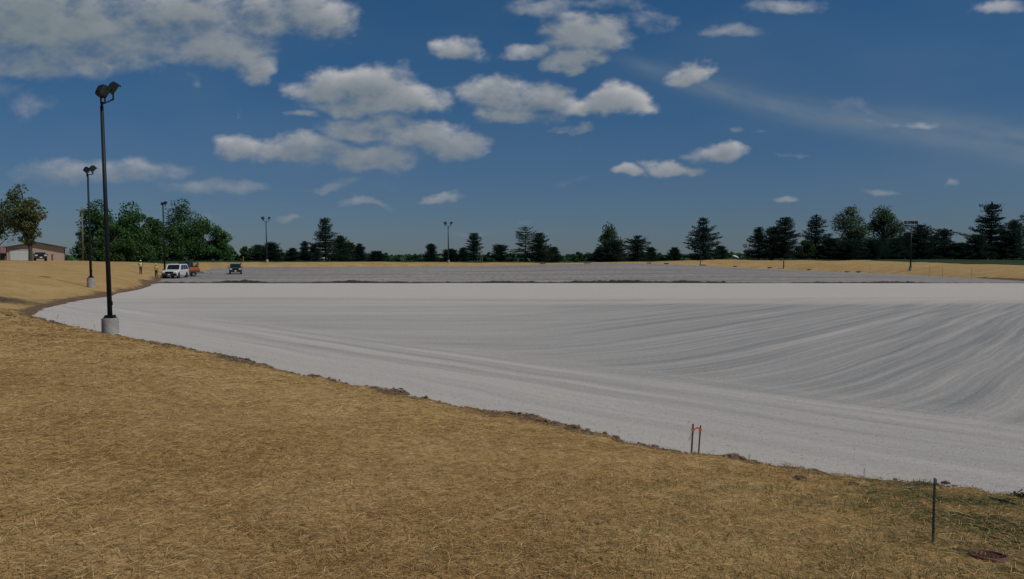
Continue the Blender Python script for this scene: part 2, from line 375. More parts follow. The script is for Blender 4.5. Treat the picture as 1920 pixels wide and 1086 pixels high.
# clods of soil along the toe of the near bank
def lumps(name, P, size, m, label, cat, kind='stuff', squash=.65):
    ico = bmesh.new(); bmesh.ops.create_icosphere(ico, subdivisions=1, radius=1); ico.verts.ensure_lookup_table()
    bv = np.array([v.co[:] for v in ico.verts]); bf = np.array([[v.index for v in f.verts] for f in ico.faces]); ico.free()
    n = len(P); nb = len(bv)
    j = 1+rng.uniform(-.3, .3, (n, nb, 1)); sc = size[:, None, None]*np.stack([rng.uniform(.7, 1.4, n), rng.uniform(.7, 1.4, n), rng.uniform(.5, 1, n)*squash*1.4], -1)[:, None, :]
    V = (bv[None]*j*sc+P[:, None, :]).reshape(-1, 3); Q = (bf[None]+np.arange(n)[:, None, None]*nb).reshape(-1, 3)
    o = np_mesh(name, V, Q, m); return tag(o, label, cat, kind=kind)
tt = rng.uniform(0, 1, 8000)**1.3*46-4
off = np.abs(rng.normal(0, .30, 8000))-.10
bxx = BND[1:10, 0]; byy = BND[1:10, 1]; ln_ = np.concatenate([[0], np.cumsum(np.hypot(np.diff(bxx), np.diff(byy)))])
x = np.interp(tt, ln_, bxx)-.737*off; y = np.interp(tt, ln_, byy)-.676*off; z, s, s2 = ground_parts(x, y); k = (s2 > -.12) & (fbm(x*.8, y*.8, 3, 77) > -.35)
x, y, z = x[k], y[k], z[k]; z = np.maximum(z, gravel(x, y)); sz = rng.gamma(1.6, .0075, len(x)).clip(.004, .045)*(1+np.hypot(x, y)*.008)
lumps('soil_clods', np.stack([x, y, z+sz*.2], -1), sz, mat('clod_soil', (.23, .16, .10), .95, col2=(.11, .075, .048), scale=9, bump=.5),
      'brown clods of soil crumbled along the gravel edge', 'soil')
# loose stones on the lot
x, y, d = scatter(14000, 9, 60, -34, 40); s = bnd_query(x, y)[0]; k = s < -.05; x, y, d = x[k], y[k], d[k]
sz = rng.gamma(2., .003, len(x)).clip(.003, .011)*(.8+d*.012)
lumps('loose_gravel', np.stack([x, y, gravel(x, y)+sz*.15], -1), sz, mat('stone_chip', (.42, .40, .375), .95, col2=(.34, .33, .315), scale=3),
      'loose stone chips scattered over the gravel lot', 'gravel')

# ================================================================== LIGHT POLES
M_bronze = mat('bronze_paint', (.006, .011, .014), .6, col2=(.009, .015, .018), scale=3, spec=.3)
M_grey_pole = mat('weathered_pole_paint', (.045, .055, .06), .6, col2=(.03, .037, .042), scale=4)
M_conc = mat('pedestal_concrete', (.40, .385, .35), .9, col2=(.27, .265, .25), scale=4, bump=.3)
M_lens = mat('lamp_glass', (.10, .11, .12), .15, spec=.8)
M_steel = mat('galvanised_steel', (.32, .33, .34), .5, metal=.6, col2=(.22, .23, .24), scale=6)
def flood_head(parent, c, yaw, pitch, sz, m):
    """shoebox flood: body with cooling back, visor, lens; c = centre, yaw of aim, pitch down"""
    rot = Matrix.Rotation(yaw, 3, 'Z') @ Matrix.Rotation(-pitch, 3, 'X')       # local +y = aim
    bm = bmesh.new()
    w, h_, dp = sz
    pts_b = [(-w/2*.88, -dp/2, -h_/2*.86), (w/2*.88, -dp/2, -h_/2*.86), (w/2*.88, -dp/2, h_/2*.86), (-w/2*.88, -dp/2, h_/2*.86)]
    pts_m = [(-w/2, -dp*.1, -h_/2), (w/2, -dp*.1, -h_/2), (w/2, -dp*.1, h_/2), (-w/2, -dp*.1, h_/2)]
    pts_f = [(q[0], dp/2, q[2]) for q in pts_m]
    vs = [[bm.verts.new(Vector(c)+rot @ Vector(q)) for q in ring] for ring in (pts_b, pts_m, pts_f)]
    bm.faces.new(vs[0][::-1]); bm.faces.new(vs[2])
    for a in (0, 1):
        for i in range(4): bm.faces.new((vs[a][i], vs[a][(i+1) % 4], vs[a+1][(i+1) % 4], vs[a+1][i]))
    for i in range(5):   # cooling fins
        box(bm, Vector(c)+rot @ Vector(((i-2)*w*.13, -dp*.56, 0)), (w*.02, dp*.14, h_*.6), rot)
    box(bm, Vector(c)+rot @ Vector((0, dp*.62, h_*.5)), (w*1.0, dp*.16, .012), rot)   # visor
    head = bm_obj('floodlight', bm, m, parent)
    bm = bmesh.new(); box(bm, Vector(c)+rot @ Vector((0, dp/2+.006, 0)), (w*.86, .01, h_*.82), rot); bm_obj('lens', bm, M_lens, head)
    bm = bmesh.new()     # yoke
    ry_ = Matrix.Rotation(yaw, 3, 'Z'); yl = h_*1.05
    for sx_ in (-1, 1): box(bm, Vector(c)+ry_ @ Vector((sx_*(w*.36), 0, -yl*.52)), (.03, .05, yl), ry_)
    box(bm, Vector(c)+ry_ @ Vector((0, 0, -yl)), (w*.72+.03, .05, .03), ry_)
    bm_obj('yoke', bm, m, head)
def light_pole(px, dist, top_py, heads, label, ped_top=.6, w0=.11, w1=.075, m=None, lean=0, ped=True, pedr=.31, group=None):
    m = m or M_bronze; p = at(px, dist); zt = ztop(top_py, dist)
    t = empty('floodlight_pole', p, 0, label, 'light pole', 'floodlight poles round the lot')
    hp = zt-p.z
    if ped:
        bm = bmesh.new(); cyl(bm, (0, 0, -.6), (0, 0, ped_top), pedr, pedr, 32)
        bmesh.ops.bevel(bm, geom=[e for e in bm.edges if all(v.co.z > 0 for v in e.verts)], offset=.02, segments=2, affect='EDGES')
        bm_obj('pedestal', bm, M_conc, t, smooth=False)
    else: ped_top = -.1
    lx = lean
    bm = bmesh.new(); sh = cyl(bm, (0, 0, ped_top+.03), (lx, 0, hp), w0, w1, 20); bm_obj('pole', bm, m, t, smooth=True)
    bm = bmesh.new(); box(bm, (0, 0, ped_top+.02), (.36, .36, .03)); box(bm, (0, 0, ped_top+.075), (.27, .27, .08)); 
    for a in range(4): cyl(bm, (.14*(1 if a & 1 else -1), .14*(1 if a & 2 else -1), ped_top+.03), (.14*(1 if a & 1 else -1), .14*(1 if a & 2 else -1), ped_top+.10), .014, seg=8)
    bm_obj('base_plate', bm, m, t)
    bm = bmesh.new(); box(bm, (w0*1.0+.002, 0, ped_top+.55), (.012, .07, .14)); bm_obj('hand_hole_cover', bm, m, t)
    heads(t, lx, hp, m); return t
def heads_near(t, lx, hp, m):       # two floods on one short tenon, seen almost in line
    bm = bmesh.new(); cyl(bm, (lx, 0, hp), (lx, 0, hp+.12), .04, seg=12)
    cyl(bm, (lx, 0, hp+.06), (lx+.28, .30, hp+.30), .028, seg=10); cyl(bm, (lx, 0, hp+.06), (lx+.07, -.05, hp+.13), .035, seg=10)
    bm_obj('bracket', bm, m, t)
    flood_head(t, (lx+.07, -.05, hp+.53), R(-35), R(28), (.38, .40, .30), m)
    flood_head(t, (lx+.28, .30, hp+.72), R(-62), R(32), (.36, .40, .26), m)
def heads_vee(t, lx, hp, m, k=1.0):
    bm = bmesh.new(); cyl(bm, (lx, 0, hp-.1), (lx, 0, hp+.25), .06, seg=10)
    for s_ in (-1, 1): cyl(bm, (lx, 0, hp+.1), (lx+s_*.62*k, 0, hp+.42), .045, seg=8); cyl(bm, (lx+s_*.62*k, 0, hp+.40), (lx+s_*.62*k, 0, hp+.65), .045, seg=8)
    bm_obj('bracket', bm, m, t)
    flood_head(t, (lx-.70*k, 0, hp+.98), R(150), R(35), (.62, .62, .42), m)
    flood_head(t, (lx+.72*k, 0, hp+.98), R(-75), R(38), (.62, .62, .42), m)
def heads_mid(t, lx, hp, m):
    bm = bmesh.new(); cyl(bm, (lx, 0, hp), (lx, 0, hp+.2), .05, seg=10); cyl(bm, (lx, 0, hp+.1), (lx+.16, .45, hp+.24), .035, seg=8)
    bm_obj('bracket', bm, m, t)
    flood_head(t, (lx-.02, -.1, hp+.50), R(-70), R(32), (.50, .46, .36), m); flood_head(t, (lx+.16, .45, hp+.68), R(-50), R(42), (.44, .44, .34), m)
def heads_four(t, lx, hp, m):
    bm = bmesh.new(); cyl(bm, (lx, 0, hp-.1), (lx, 0, hp+.35), .06, seg=10); box(bm, (lx, 0, hp+.3), (2.3, .1, .1))
    bm_obj('bracket', bm, m, t)
    for i in range(4): flood_head(t, (lx-.98+i*.64, 0, hp+.86), R((150, 160, 10, -10)[i]), R((42, 38, 25, 25)[i]), (.50, .48, .34), m)
light_pole(205, 30.5, 199, heads_near, 'nearest and tallest-looking dark floodlight pole on a concrete base at the left gravel edge', ped_top=.56, w0=.088, w1=.060, lean=-.17, pedr=.295)
light_pole(170.5, 66, 331, heads_mid, 'dark floodlight pole on a concrete base standing low on the left straw bank', ped_top=.80, w0=.10, w1=.07, lean=-.10)
light_pole(309, 121, 389, heads_mid, 'dark floodlight pole rising behind the white parked vehicle', ped_top=.6, w0=.13, w1=.09, lean=-.12)
light_pole(501, 190, 417, heads_vee, 'grey far pole with two floodlights spread in a vee beside the dark round pine', ped_top=.75, w0=.16, w1=.12, m=M_grey_pole, lean=-.15)
light_pole(841, 198, 426, heads_vee, 'grey far pole with two floodlights in a vee beyond the middle of the lot', ped_top=.7, w0=.16, w1=.12, m=M_grey_pole, lean=-.05)
light_pole(1707, 150, 426, heads_four, 'pole with four floodlights in a row at the foot of the right bank', ped_top=.65, w0=.14, w1=.10, m=M_bronze)

# wooden utility pole behind
p = at(156, 146); t = empty('utility_pole', p, 0, 'bare wooden utility pole at the left side of the dense green trees', 'utility pole')
M_wood = mat('weathered_wood', (.22, .17, .12), .9, col2=(.12, .09, .065), scale=3, stretch=(4, 4, .4))
zt = ztop(388, 146)-p.z
bm = bmesh.new(); cyl(bm, (0, 0, -.5), (0, 0, zt), .17, .12, 14); bm_obj('pole', bm, M_wood, t, smooth=True)
bm = bmesh.new(); box(bm, (0, -.16, zt-.6), (2.0, .1, .12)); bm_obj('crossarm', bm, M_wood, t)
for q in (-.85, 0, .85):
    bm = bmesh.new(); cyl(bm, (q, -.16, zt-.54), (q, -.16, zt-.36), .05, .03, 8); bm_obj('insulator', bm, M_steel, t)

# ================================================================== VEHICLES
M_white = mat('white_paint', (.78, .78, .76), .25, coat=.6, noise=.04, scale=2)
M_darkpaint = mat('dark_blue_grey_paint', (.055, .062, .072), .3, coat=.8, noise=.1, scale=2)
M_blackpaint = mat('dark_green_paint', (.02, .03, .03), .25, coat=.7, noise=.1, scale=2)
M_glass = mat('tinted_glass', (.010, .018, .018), .08, spec=.7)
M_rubber = mat('tyre_rubber', (.018, .018, .018), .85, noise=.3, scale=8)
M_trim = mat('black_trim', (.02, .022, .024), .6, noise=.2, scale=6)
M_rim = mat('wheel_alloy', (.42, .43, .44), .35, metal=.8)
M_chrome = mat('chrome', (.55, .56, .58), .2, metal=1)
M_lamp = mat('headlamp_lens', (.75, .77, .78), .08, spec=.9, coat=1)
M_red = mat('tail_lamp', (.35, .02, .015), .2, coat=.8)
M_amber = mat('amber_lens', (.7, .25, .03), .25)
M_orange = mat('orange_machine_paint', (.55, .17, .05), .5, col2=(.36, .11, .045), scale=3)
def wheel(parent, c, r_, w, side):
    bm = bmesh.new(); n = 28
    prof = [(r_*.62, -w/2), (r_*.93, -w/2), (r_, -w*.33), (r_, w*.33), (r_*.93, w/2), (r_*.62, w/2)]
    rings = [[bm.verts.new((c[0]+pw, c[1]+pr*math.cos(2*PI*i/n), c[2]+pr*math.sin(2*PI*i/n))) for i in range(n)] for pr, pw in prof]
    for a in range(len(rings)):
        A, B = rings[a], rings[(a+1) % len(rings)]
        for i in range(n): bm.faces.new((A[i], B[i], B[(i+1) % n], A[(i+1) % n]))
    wl = bm_obj('wheel', bm, M_rubber, parent, smooth=True)
    bm = bmesh.new(); cyl(bm, (c[0]-w*.3, c[1], c[2]), (c[0]+w*.3, c[1], c[2]), r_*.62, seg=24)
    for i in range(6):
        a = i*PI/3; rot = Matrix.Rotation(a, 3, 'X'); box(bm, Vector((c[0]+side*w*.36, c[1], c[2]))+rot @ Vector((0, 0, r_*.33)), (w*.14, r_*.16, r_*.5), rot)
    cyl(bm, (c[0]+side*w*.3, c[1], c[2]), (c[0]+side*w*.46, c[1], c[2]), r_*.15, seg=12)
    bm_obj('rim', bm, M_rim, wl)
def loft(bm, secs):
    """secs: rings of equal length"""
    rs = [[bm.verts.new(p_) for p_ in s_] for s_ in secs]; n = len(rs[0])
    for a in range(len(rs)-1):
        for i in range(n): bm.faces.new((rs[a][i], rs[a][(i+1) % n], rs[a+1][(i+1) % n], rs[a+1][i]))
    bm.faces.new(rs[0]); bm.faces.new(rs[-1][::-1])
def quad_panel(name, c4, th, m, parent):
    """thin slab on four points, pushed out along its normal"""
    c4 = [Vector(q) for q in c4]; n = (c4[1]-c4[0]).cross(c4[3]-c4[0]).normalized()
    bm = bmesh.new(); a = [bm.verts.new(q-n*.01) for q in c4]; b_ = [bm.verts.new(q+n*th) for q in c4]
    bm.faces.new(a[::-1]); bm.faces.new(b_)
    for i in range(4): bm.faces.new((a[i], a[(i+1) % 4], b_[(i+1) % 4], b_[i]))
    return bm_obj(name, bm, m, parent)
def suv(loc, heading, label, paint, Lh=5.5, W=2.0, Ht=1.92, rack=True, hood=1.15, grp=None, belt=1.12, hatch=.35, lowcol=None):
    """local: front = -y"""
    t = empty('parked_suv', loc, heading, label, 'car', 'vehicles parked on the gravel'); hw = W/2; gc = .32
    f, r_ = -Lh/2, Lh/2; cowl = f+Lh*.27; ws = f+Lh*.39; 
    # body: sections across the width at stations along y (rounded hood edges)
    def ring(y_, zb, ztp, w_, shoulder):
        return [(-w_*.96, y_, zb), (-w_, y_, zb+.18), (-w_, y_, shoulder), (-w_*.93, y_, ztp-.02), (-w_*.6, y_, ztp), (w_*.6, y_, ztp), (w_*.93, y_, ztp-.02), (w_, y_, shoulder), (w_, y_, zb+.18), (w_*.96, y_, zb)]
    st_ = [(f, gc+.12, .92, hw*.90), (f+.10, gc, .99, hw*.96), (f+.6, gc, belt-.04, hw), (cowl, gc, belt+.02, hw), (r_-.5, gc, belt+.03, hw), (r_-.08, gc, belt+.0, hw*.97), (r_, gc+.1, belt-.1, hw*.94)]
    bm = bmesh.new(); loft(bm, [ring(a, b_, c_, d_, c_-.13) for a, b_, c_, d_ in st_])
    body = bm_obj('body', bm, paint, t)
    # greenhouse
    bm = bmesh.new(); zt_ = Ht; tw = hw*.84; bw = hw*.95; roof0 = ws; roof1 = r_-hatch
    B = [(-bw, cowl, belt), (bw, cowl, belt), (bw, r_-.04, belt), (-bw, r_-.04, belt)]
    T = [(-tw, roof0, zt_-.05), (tw, roof0, zt_-.05), (tw, roof1, zt_-.05), (-tw, roof1, zt_-.05)]
    T2 = [(-tw*.9, roof0+.12, zt_), (tw*.9, roof0+.12, zt_), (tw*.9, roof1-.1, zt_), (-tw*.9, roof1-.1, zt_)]
    loft(bm, [B, T, T2]); bm_obj('cabin', bm, paint, t)
    def lerp(a, b_, u): return Vector(a)+(Vector(b_)-Vector(a))*u
    def face(q0, q1, q2, q3, u0, u1, v0, v1):   # q0 q1 bottom, q3 q2 top
        P_ = lambda u, v: lerp(lerp(q0, q1, u), lerp(q3, q2, u), v)
        return [P_(u0, v0), P_(u1, v0), P_(u1, v1), P_(u0, v1)]
    quad_panel('windshield', face(B[0], B[1], T[1], T[0], .06, .94, .07, .93), .012, M_glass, t)
    quad_panel('rear_window', face(B[2], B[3], T[3], T[2], .08, .92, .15, .9), .012, M_glass, t)
    for (u0, u1) in ((.10, .36), (.39, .64), (.67, .93)):
        quad_panel('side_window', face(B[1], B[2], T[2], T[1], u0, u1, .10, .88), .012, M_glass, t)
        quad_panel('side_window', face(B[3], B[0], T[0], T[3], 1-u1, 1-u0, .10, .88), .012, M_glass, t)
    # doors: seams as shallow proud skins with handles
    for s_ in (-1, 1):
        for (a, b_) in ((cowl+.05, cowl+1.15), (cowl+1.19, cowl+2.15)):
            bm = bmesh.new(); box(bm, (s_*(hw+.004), (a+b_)/2, (gc+.25+belt-.16)/2), (.012, b_-a, belt-.16-gc-.25)); dr = bm_obj('door', bm, paint, t)
            bm = bmesh.new(); box(bm, (s_*(hw+.02), b_-.13, belt-.24), (.03, .14, .035)); bm_obj('handle', bm, M_trim, dr)
        bm = bmesh.new(); box(bm, (s_*(hw+.13), cowl+.35, belt+.12), (.22, .10, .17)); bm_obj('wing_mirror', bm, M_trim, t, bevel=.02)
        bm = bmesh.new(); box(bm, (s_*hw*.72, f+.035, .80), (.36, .10, .17)); bm_obj('headlight', bm, M_lamp, t, bevel=.02)
        bm = bmesh.new(); box(bm, (s_*hw*.86, r_-.02, 1.0), (.17, .08, .45)); bm_obj('tail_light', bm, M_red, t)
        for y_ in (f+.95, r_-1.15):
            bm = bmesh.new(); cyl(bm, (s_*(hw-.10), y_, .385), (s_*(hw+.008), y_, .385), .47, seg=28); bm_obj('wheel_arch', bm, M_trim, t)
            wheel(t, (s_*(hw-.10), y_, .385), .385, .25, s_)
    bm = bmesh.new(); box(bm, (0, f-.02, .80), (W*.52, .06, .26))
    for i in range(4): box(bm, (0, f-.055, .72+i*.055), (W*.42, .02, .014))
    bm_obj('grille', bm, M_trim, t)
    bm = bmesh.new(); box(bm, (0, f-.03, .47), (W*.97, .24, .38)); bm_obj('front_bumper', bm, M_trim, t, bevel=.04)
    bm = bmesh.new(); box(bm, (0, r_+.03, .52), (W*.96, .2, .22)); bm_obj('rear_bumper', bm, M_trim, t, bevel=.04)
    bm = bmesh.new(); box(bm, (0, f-.15, .50), (.31, .012, .15)); bm_obj('number_plate', bm, M_white, t)
    bm = bmesh.new(); box(bm, (0, 0, .36), (W*.8, Lh*.9, .12)); bm_obj('underbody', bm, M_trim, t)
    if rack:
        bm = bmesh.new()
        for s_ in (-1, 1): box(bm, (s_*tw*.8, (roof0+roof1)/2, zt_+.07), (.04, (roof1-roof0)*.8, .03))
        for u in (.25, .5, .8): box(bm, (0, roof0+(roof1-roof0)*u, zt_+.075), (tw*1.7, .05, .03))
        for s_ in (-1, 1):
            for u in (.2, .8): box(bm, (s_*tw*.8, roof0+(roof1-roof0)*u, zt_+.03), (.04, .08, .06))
        bm_obj('roof_rack', bm, M_trim, t)
    return t
pw = hit(327, 522.5); pw.y += 2.7; pw.x -= .9; pw.z = float(surf(pw.x, pw.y))
suv(pw, R(5), 'white full-size SUV parked facing the camera at the foot of the left bank', M_white, 5.6, 2.02, 1.93)
pd = hit(433, 514.5); pd.y += 2.2; pd.z = float(surf(pd.x, pd.y))
suv(pd, R(18.5), 'dark blue-grey SUV parked alone on the gravel facing the camera', M_darkpaint, 4.6, 1.9, 1.66, False, belt=1.0, hatch=.6)
# dark pickup behind the white one
pk = at(347.5, 125.5)
def pickup(loc, heading, label):
    t = empty('pickup_truck', loc, heading, label, 'pickup truck', 'vehicles parked on the gravel')
    W, hw = 2.0, 1.0
    bm = bmesh.new(); o_ = [(-2.8, .5), (-2.8, 1.0), (-2.65, 1.12), (-1.2, 1.2), (2.8, 1.2), (2.8, .5)]
    prism(bm, o_, 0, -hw, hw); bm_obj('body', bm, M_blackpaint, t, bevel=.03)
    bm = bmesh.new(); loft(bm, [[(-.93, -1.25, 1.19), (.93, -1.25, 1.19), (.93, 1.1, 1.19), (-.93, 1.1, 1.19)], [(-.8, -.55, 2.0), (.8, -.55, 2.0), (.8, .95, 2.0), (-.8, .95, 2.0)]])
    bm_obj('cab', bm, M_blackpaint, t, bevel=.02)
    quad_panel('windshield', [(-.84, -1.2, 1.25), (.84, -1.2, 1.25), (.74, -.62, 1.94), (-.74, -.62, 1.94)], .02, M_glass, t)
    quad_panel('side_window', [(.93, -.95, 1.27), (.93, .95, 1.27), (.82, .85, 1.9), (.82, -.5, 1.9)], .02, M_glass, t)
    quad_panel('side_window', [(-.93, .95, 1.27), (-.93, -.95, 1.27), (-.82, -.5, 1.9), (-.82, .85, 1.9)], .02, M_glass, t)
    bm = bmesh.new()
    for s_ in (-1, 1): box(bm, (s_*.9, 1.95, 1.30), (.07, 1.7, .22))
    box(bm, (0, 2.78, 1.30), (1.8, .07, .22)); bm_obj('bed_rail', bm, M_blackpaint, t)
    bm = bmesh.new()
    for s_ in (-1, 1):
        for y_ in (1.3, 2.65): box(bm, (s_*.88, y_, 1.70), (.05, .05, .70))
        box(bm, (s_*.88, 1.0, 2.10), (.06, 3.6, .06))
    for y_ in (-.6, .3, 1.3, 2.65): box(bm, (0, y_, 2.14), (1.8, .05, .04))
    bm_obj('ladder_rack', bm, M_trim, t)
    for s_ in (-1, 1):
        bm = bmesh.new(); box(bm, (s_*.75, -2.80, .86), (.34, .08, .18)); bm_obj('headlight', bm, M_lamp, t)
        for y_ in (-1.85, 1.75): wheel(t, (s_*.9, y_, .39), .39, .25, s_)
    bm = bmesh.new(); box(bm, (0, -2.86, .6), (1.9, .14, .24)); bm_obj('front_bumper', bm, M_trim, t)
    bm = bmesh.new(); box(bm, (0, -2.815, .88), (1.0, .05, .2)); bm_obj('grille', bm, M_trim, t)
    return t
pickup(pk, R(2), 'dark pickup with a ladder rack mostly hidden behind the white SUV')
# low trailer with orange machine
tr = at(364.5, 121.5); t = empty('trailer', tr, R(-62), 'low flatbed trailer carrying orange equipment behind the white SUV', 'trailer')
bm = bmesh.new(); box(bm, (0, 0, .52), (1.5, 2.4, .09)); 
for s_ in (-1, 1): box(bm, (s_*.74, 0, .62), (.05, 2.4, .12))
bm_obj('deck', bm, M_steel, t)
bm = bmesh.new(); cyl(bm, (.5, 1.2, .46), (0, 2.4, .44), .04, seg=8); cyl(bm, (-.5, 1.2, .46), (0, 2.4, .44), .04, seg=8); cyl(bm, (0, 2.3, .03), (0, 2.3, .7), .035, seg=8)
bm_obj('drawbar', bm, M_steel, t)
for s_ in (-1, 1):
    wheel(t, (s_*.9, -.2, .33), .33, .2, s_)
    bm = bmesh.new(); box(bm, (s_*.9, -.2, .72), (.26, .86, .04)); bm_obj('mudguard', bm, M_orange, t)
ot = empty('skid_machine', tr+Vector((0, 0, .565)), R(-62), 'orange and black site machine standing on the trailer', 'machine')
bm = bmesh.new(); prism(bm, [(-.95, .02), (-.95, .5), (-.5, .78), (.4, .78), (.75, .55), (.75, .02)], 0, -.55, .55); bm_obj('engine_housing', bm, M_orange, ot, bevel=.03)
bm = bmesh.new(); 
for s_ in (-1, 1):
    box(bm, (s_*.5, .5, .95), (.07, .07, .95)); box(bm, (s_*.5, -.3, .95), (.07, .07, .95))
box(bm, (0, .1, 1.44), (1.2, 1.05, .06)); bm_obj('roll_cage', bm, M_trim, ot)
bm = bmesh.new(); box(bm, (0, .25, .95), (.5, .12, .5)); box(bm, (0, .05, .80), (.5, .45, .1)); bm_obj('seat', bm, M_trim, ot, bevel=.02)
for s_ in (-1, 1):
    bm = bmesh.new(); box(bm, (s_*.62, -.1, .16), (.14, 1.5, .28)); bm_obj('track', bm, M_rubber, ot, bevel=.05)

# ================================================================== PEOPLE
M_skin = mat('skin', (.36, .22, .15), .6, noise=.08, scale=9)
M_vest = mat('hi_vis_vest', (.68, .80, .08), .8, noise=.15, scale=8)
M_denim = mat('dark_work_trousers', (.030, .036, .055), .9, noise=.3, scale=9)
M_tan = mat('brown_work_trousers', (.085, .06, .045), .9, noise=.3, scale=9)
M_hat = mat('hard_hat_yellow', (.72, .66, .22), .35, noise=.05); M_hat2 = mat('hard_hat_lime', (.62, .68, .30), .35, noise=.05)
M_boot = mat('boot_leather', (.05, .032, .02), .8, noise=.2); M_tape = mat('reflective_tape', (.62, .62, .6), .3); M_shirt = mat('dark_shirt', (.10, .06, .045), .9, noise=.2); M_hair = mat('dark_hair', (.03, .02, .015), .9, noise=.3, scale=20)
def skinned(name, chains, m, parent, sub=1):
    """chains: list of [(pos, radius), ...]; first point of a chain may repeat an existing point to branch"""
    vs, es, rs, idx = [], [], [], {}
    for ch in chains:
        prev = None
        for p_, r_ in ch:
            k_ = tuple(round(q, 4) for q in p_)
            if k_ not in idx: idx[k_] = len(vs); vs.append(p_); rs.append(r_)
            i_ = idx[k_]
            if prev is not None and prev != i_: es.append((prev, i_))
            prev = i_
    me = bpy.data.meshes.new(name); me.from_pydata(vs, es, [])
    o = link_mesh(name, me, m, parent)
    md = o.modifiers.new('skin', 'SKIN'); md.use_smooth_shade = True
    for v, r_ in zip(me.skin_vertices[0].data, rs): v.radius = (r_, r_) if not isinstance(r_, tuple) else r_
    me.skin_vertices[0].data[0].use_root = True
    o.modifiers.new('sub', 'SUBSURF').levels = sub; o.modifiers['sub'].render_levels = sub
    dg = bpy.context.evaluated_depsgraph_get(); e = bpy.data.meshes.new_from_object(o.evaluated_get(dg))
    o.modifiers.clear(); old = o.data; o.data = e; bpy.data.meshes.remove(old)
    if not e.materials: e.materials.append(m)
    return o
def person(loc, rz, label, trousers, hat, arms, stance=.12, shirt=None):
    t = empty('person', loc, rz, label, 'person', 'workers in high-visibility vests')
    hip = (0, 0, .95); ch = []
    ch.append([(hip, .13), ((0, 0, 1.10), .125), ((0, 0, 1.28), .14), ((0, 0, 1.42), .12), ((0, 0, 1.50), .062), ((0, -.01, 1.56), .062), ((0, -.015, 1.62), .088), ((0, -.01, 1.70), .092), ((0, 0, 1.77), .06)])
    ch.append([((0, -.015, 1.62), .088), ((0, -.105, 1.635), .018)])   # nose
    for s_ in (-1, 1):
        kx = s_*stance
        ch.append([(hip, .13), ((s_*.10, 0, .88), .088), ((kx, -.02, .50), .06), ((kx*1.1, .02, .10), .04), ((kx*1.2, -.12, .04), .035)])
        el, wr = arms[0 if s_ < 0 else 1]
        sh_ = (s_*.19, 0, 1.41); hd = Vector(wr)+(Vector(wr)-Vector(el)).normalized()*.08
        ch.append([((0, 0, 1.42), .12), (sh_, .06), (el, .043), (wr, .028), (tuple(hd), (.022, .036))])
        dr = (Vector(wr)-Vector(el)).normalized(); side = dr.cross(Vector((1, 0, 0))).normalized() if abs(dr.x) < .9 else Vector((0, 1, 0))
        for q, ln in zip((-1.5, -.5, .5, 1.5), (.065, .075, .07, .055)):
            b0 = hd+side*q*.018; m1 = b0+dr*ln*.6; e1 = m1+dr*ln*.4+Vector((-s_*.02, 0, 0))
            ch.append([(tuple(hd), (.022, .036)), (tuple(b0+dr*.015), .009), (tuple(m1), .008), (tuple(e1), .007)])
        b0 = Vector(wr)+dr*.03; ch.append([(tuple(hd), (.022, .036)), (tuple(b0+side*-.045), .011), (tuple(b0+side*-.055+dr*.045), .008)])
    skinned('person_body', ch, M_skin, t)
    skinned('trousers', [[((0, 0, 1.03), .140), (hip, .145), ((-.10, 0, .86), .104), ((-stance, -.02, .50), .078), ((-stance*1.1, .02, .11), .066)], [(hip, .145), ((.10, 0, .86), .104), ((stance, -.02, .50), .078), ((stance*1.1, .02, .11), .066)]], trousers, t)
    skinned('shirt', [[((0, 0, 1.03), .142), ((0, 0, 1.28), .152), ((0, 0, 1.42), .130), ((-.19, 0, 1.41), .070), (tuple((Vector((-.19, 0, 1.41))+Vector(arms[0][0]))/2), .058)], [((0, 0, 1.42), .130), ((.19, 0, 1.41), .070), (tuple((Vector((.19, 0, 1.41))+Vector(arms[1][0]))/2), .058)]], shirt or M_vest, t)
    v = skinned('vest', [[((0, 0, .98), .150), ((0, 0, 1.12), .156), ((0, 0, 1.28), .166), ((0, 0, 1.43), .138)], [((0, 0, 1.43), .138), ((-.16, 0, 1.43), .078)], [((0, 0, 1.43), .138), ((.16, 0, 1.43), .078)]], M_vest, t)
    bm = bmesh.new()
    for z_, r_ in ((1.10, .168), (1.26, .176)):
        n = 20; a = [[bm.verts.new((r_*1.02*math.cos(2*PI*i/n), r_*1.02*math.sin(2*PI*i/n), z_+dz)) for i in range(n)] for dz in (-.025, .025)]
        for i in range(n): bm.faces.new((a[0][i], a[0][(i+1) % n], a[1][(i+1) % n], a[1][i]))
    bm_obj('reflective_band', bm, M_tape, v)
    for s_ in (-1, 1):
        bm = bmesh.new(); bmesh.ops.create_uvsphere(bm, u_segments=12, v_segments=8, radius=1, matrix=Matrix.Translation((s_*stance*1.18, -.06, .055)) @ Matrix.Diagonal((.055, .15, .062, 1)))
        cyl(bm, (s_*stance*1.1, .02, .05), (s_*stance*1.1, .02, .2), .055, seg=12); bm_obj('boot', bm, M_boot, t, smooth=True)
    bm = bmesh.new(); bmesh.ops.create_uvsphere(bm, u_segments=20, v_segments=12, radius=1, matrix=Matrix.Translation((0, 0, 1.725)) @ Matrix.Diagonal((.118, .135, .125, 1)))
    bmesh.ops.delete(bm, geom=[v_ for v_ in bm.verts if v_.co.z < 1.70], context='VERTS')
    n = 20; a = [[bm.verts.new((k_*.118*math.cos(2*PI*i/n), k2*.135*math.sin(2*PI*i/n)-.0, 1.708)) for i in range(n)] for k_, k2 in ((.98, .98), (1.18, 1.30))]
    for i in range(n): bm.faces.new((a[0][i], a[0][(i+1) % n], a[1][(i+1) % n], a[1][i]))
    bm_obj('hard_hat', bm, hat, t, smooth=True)
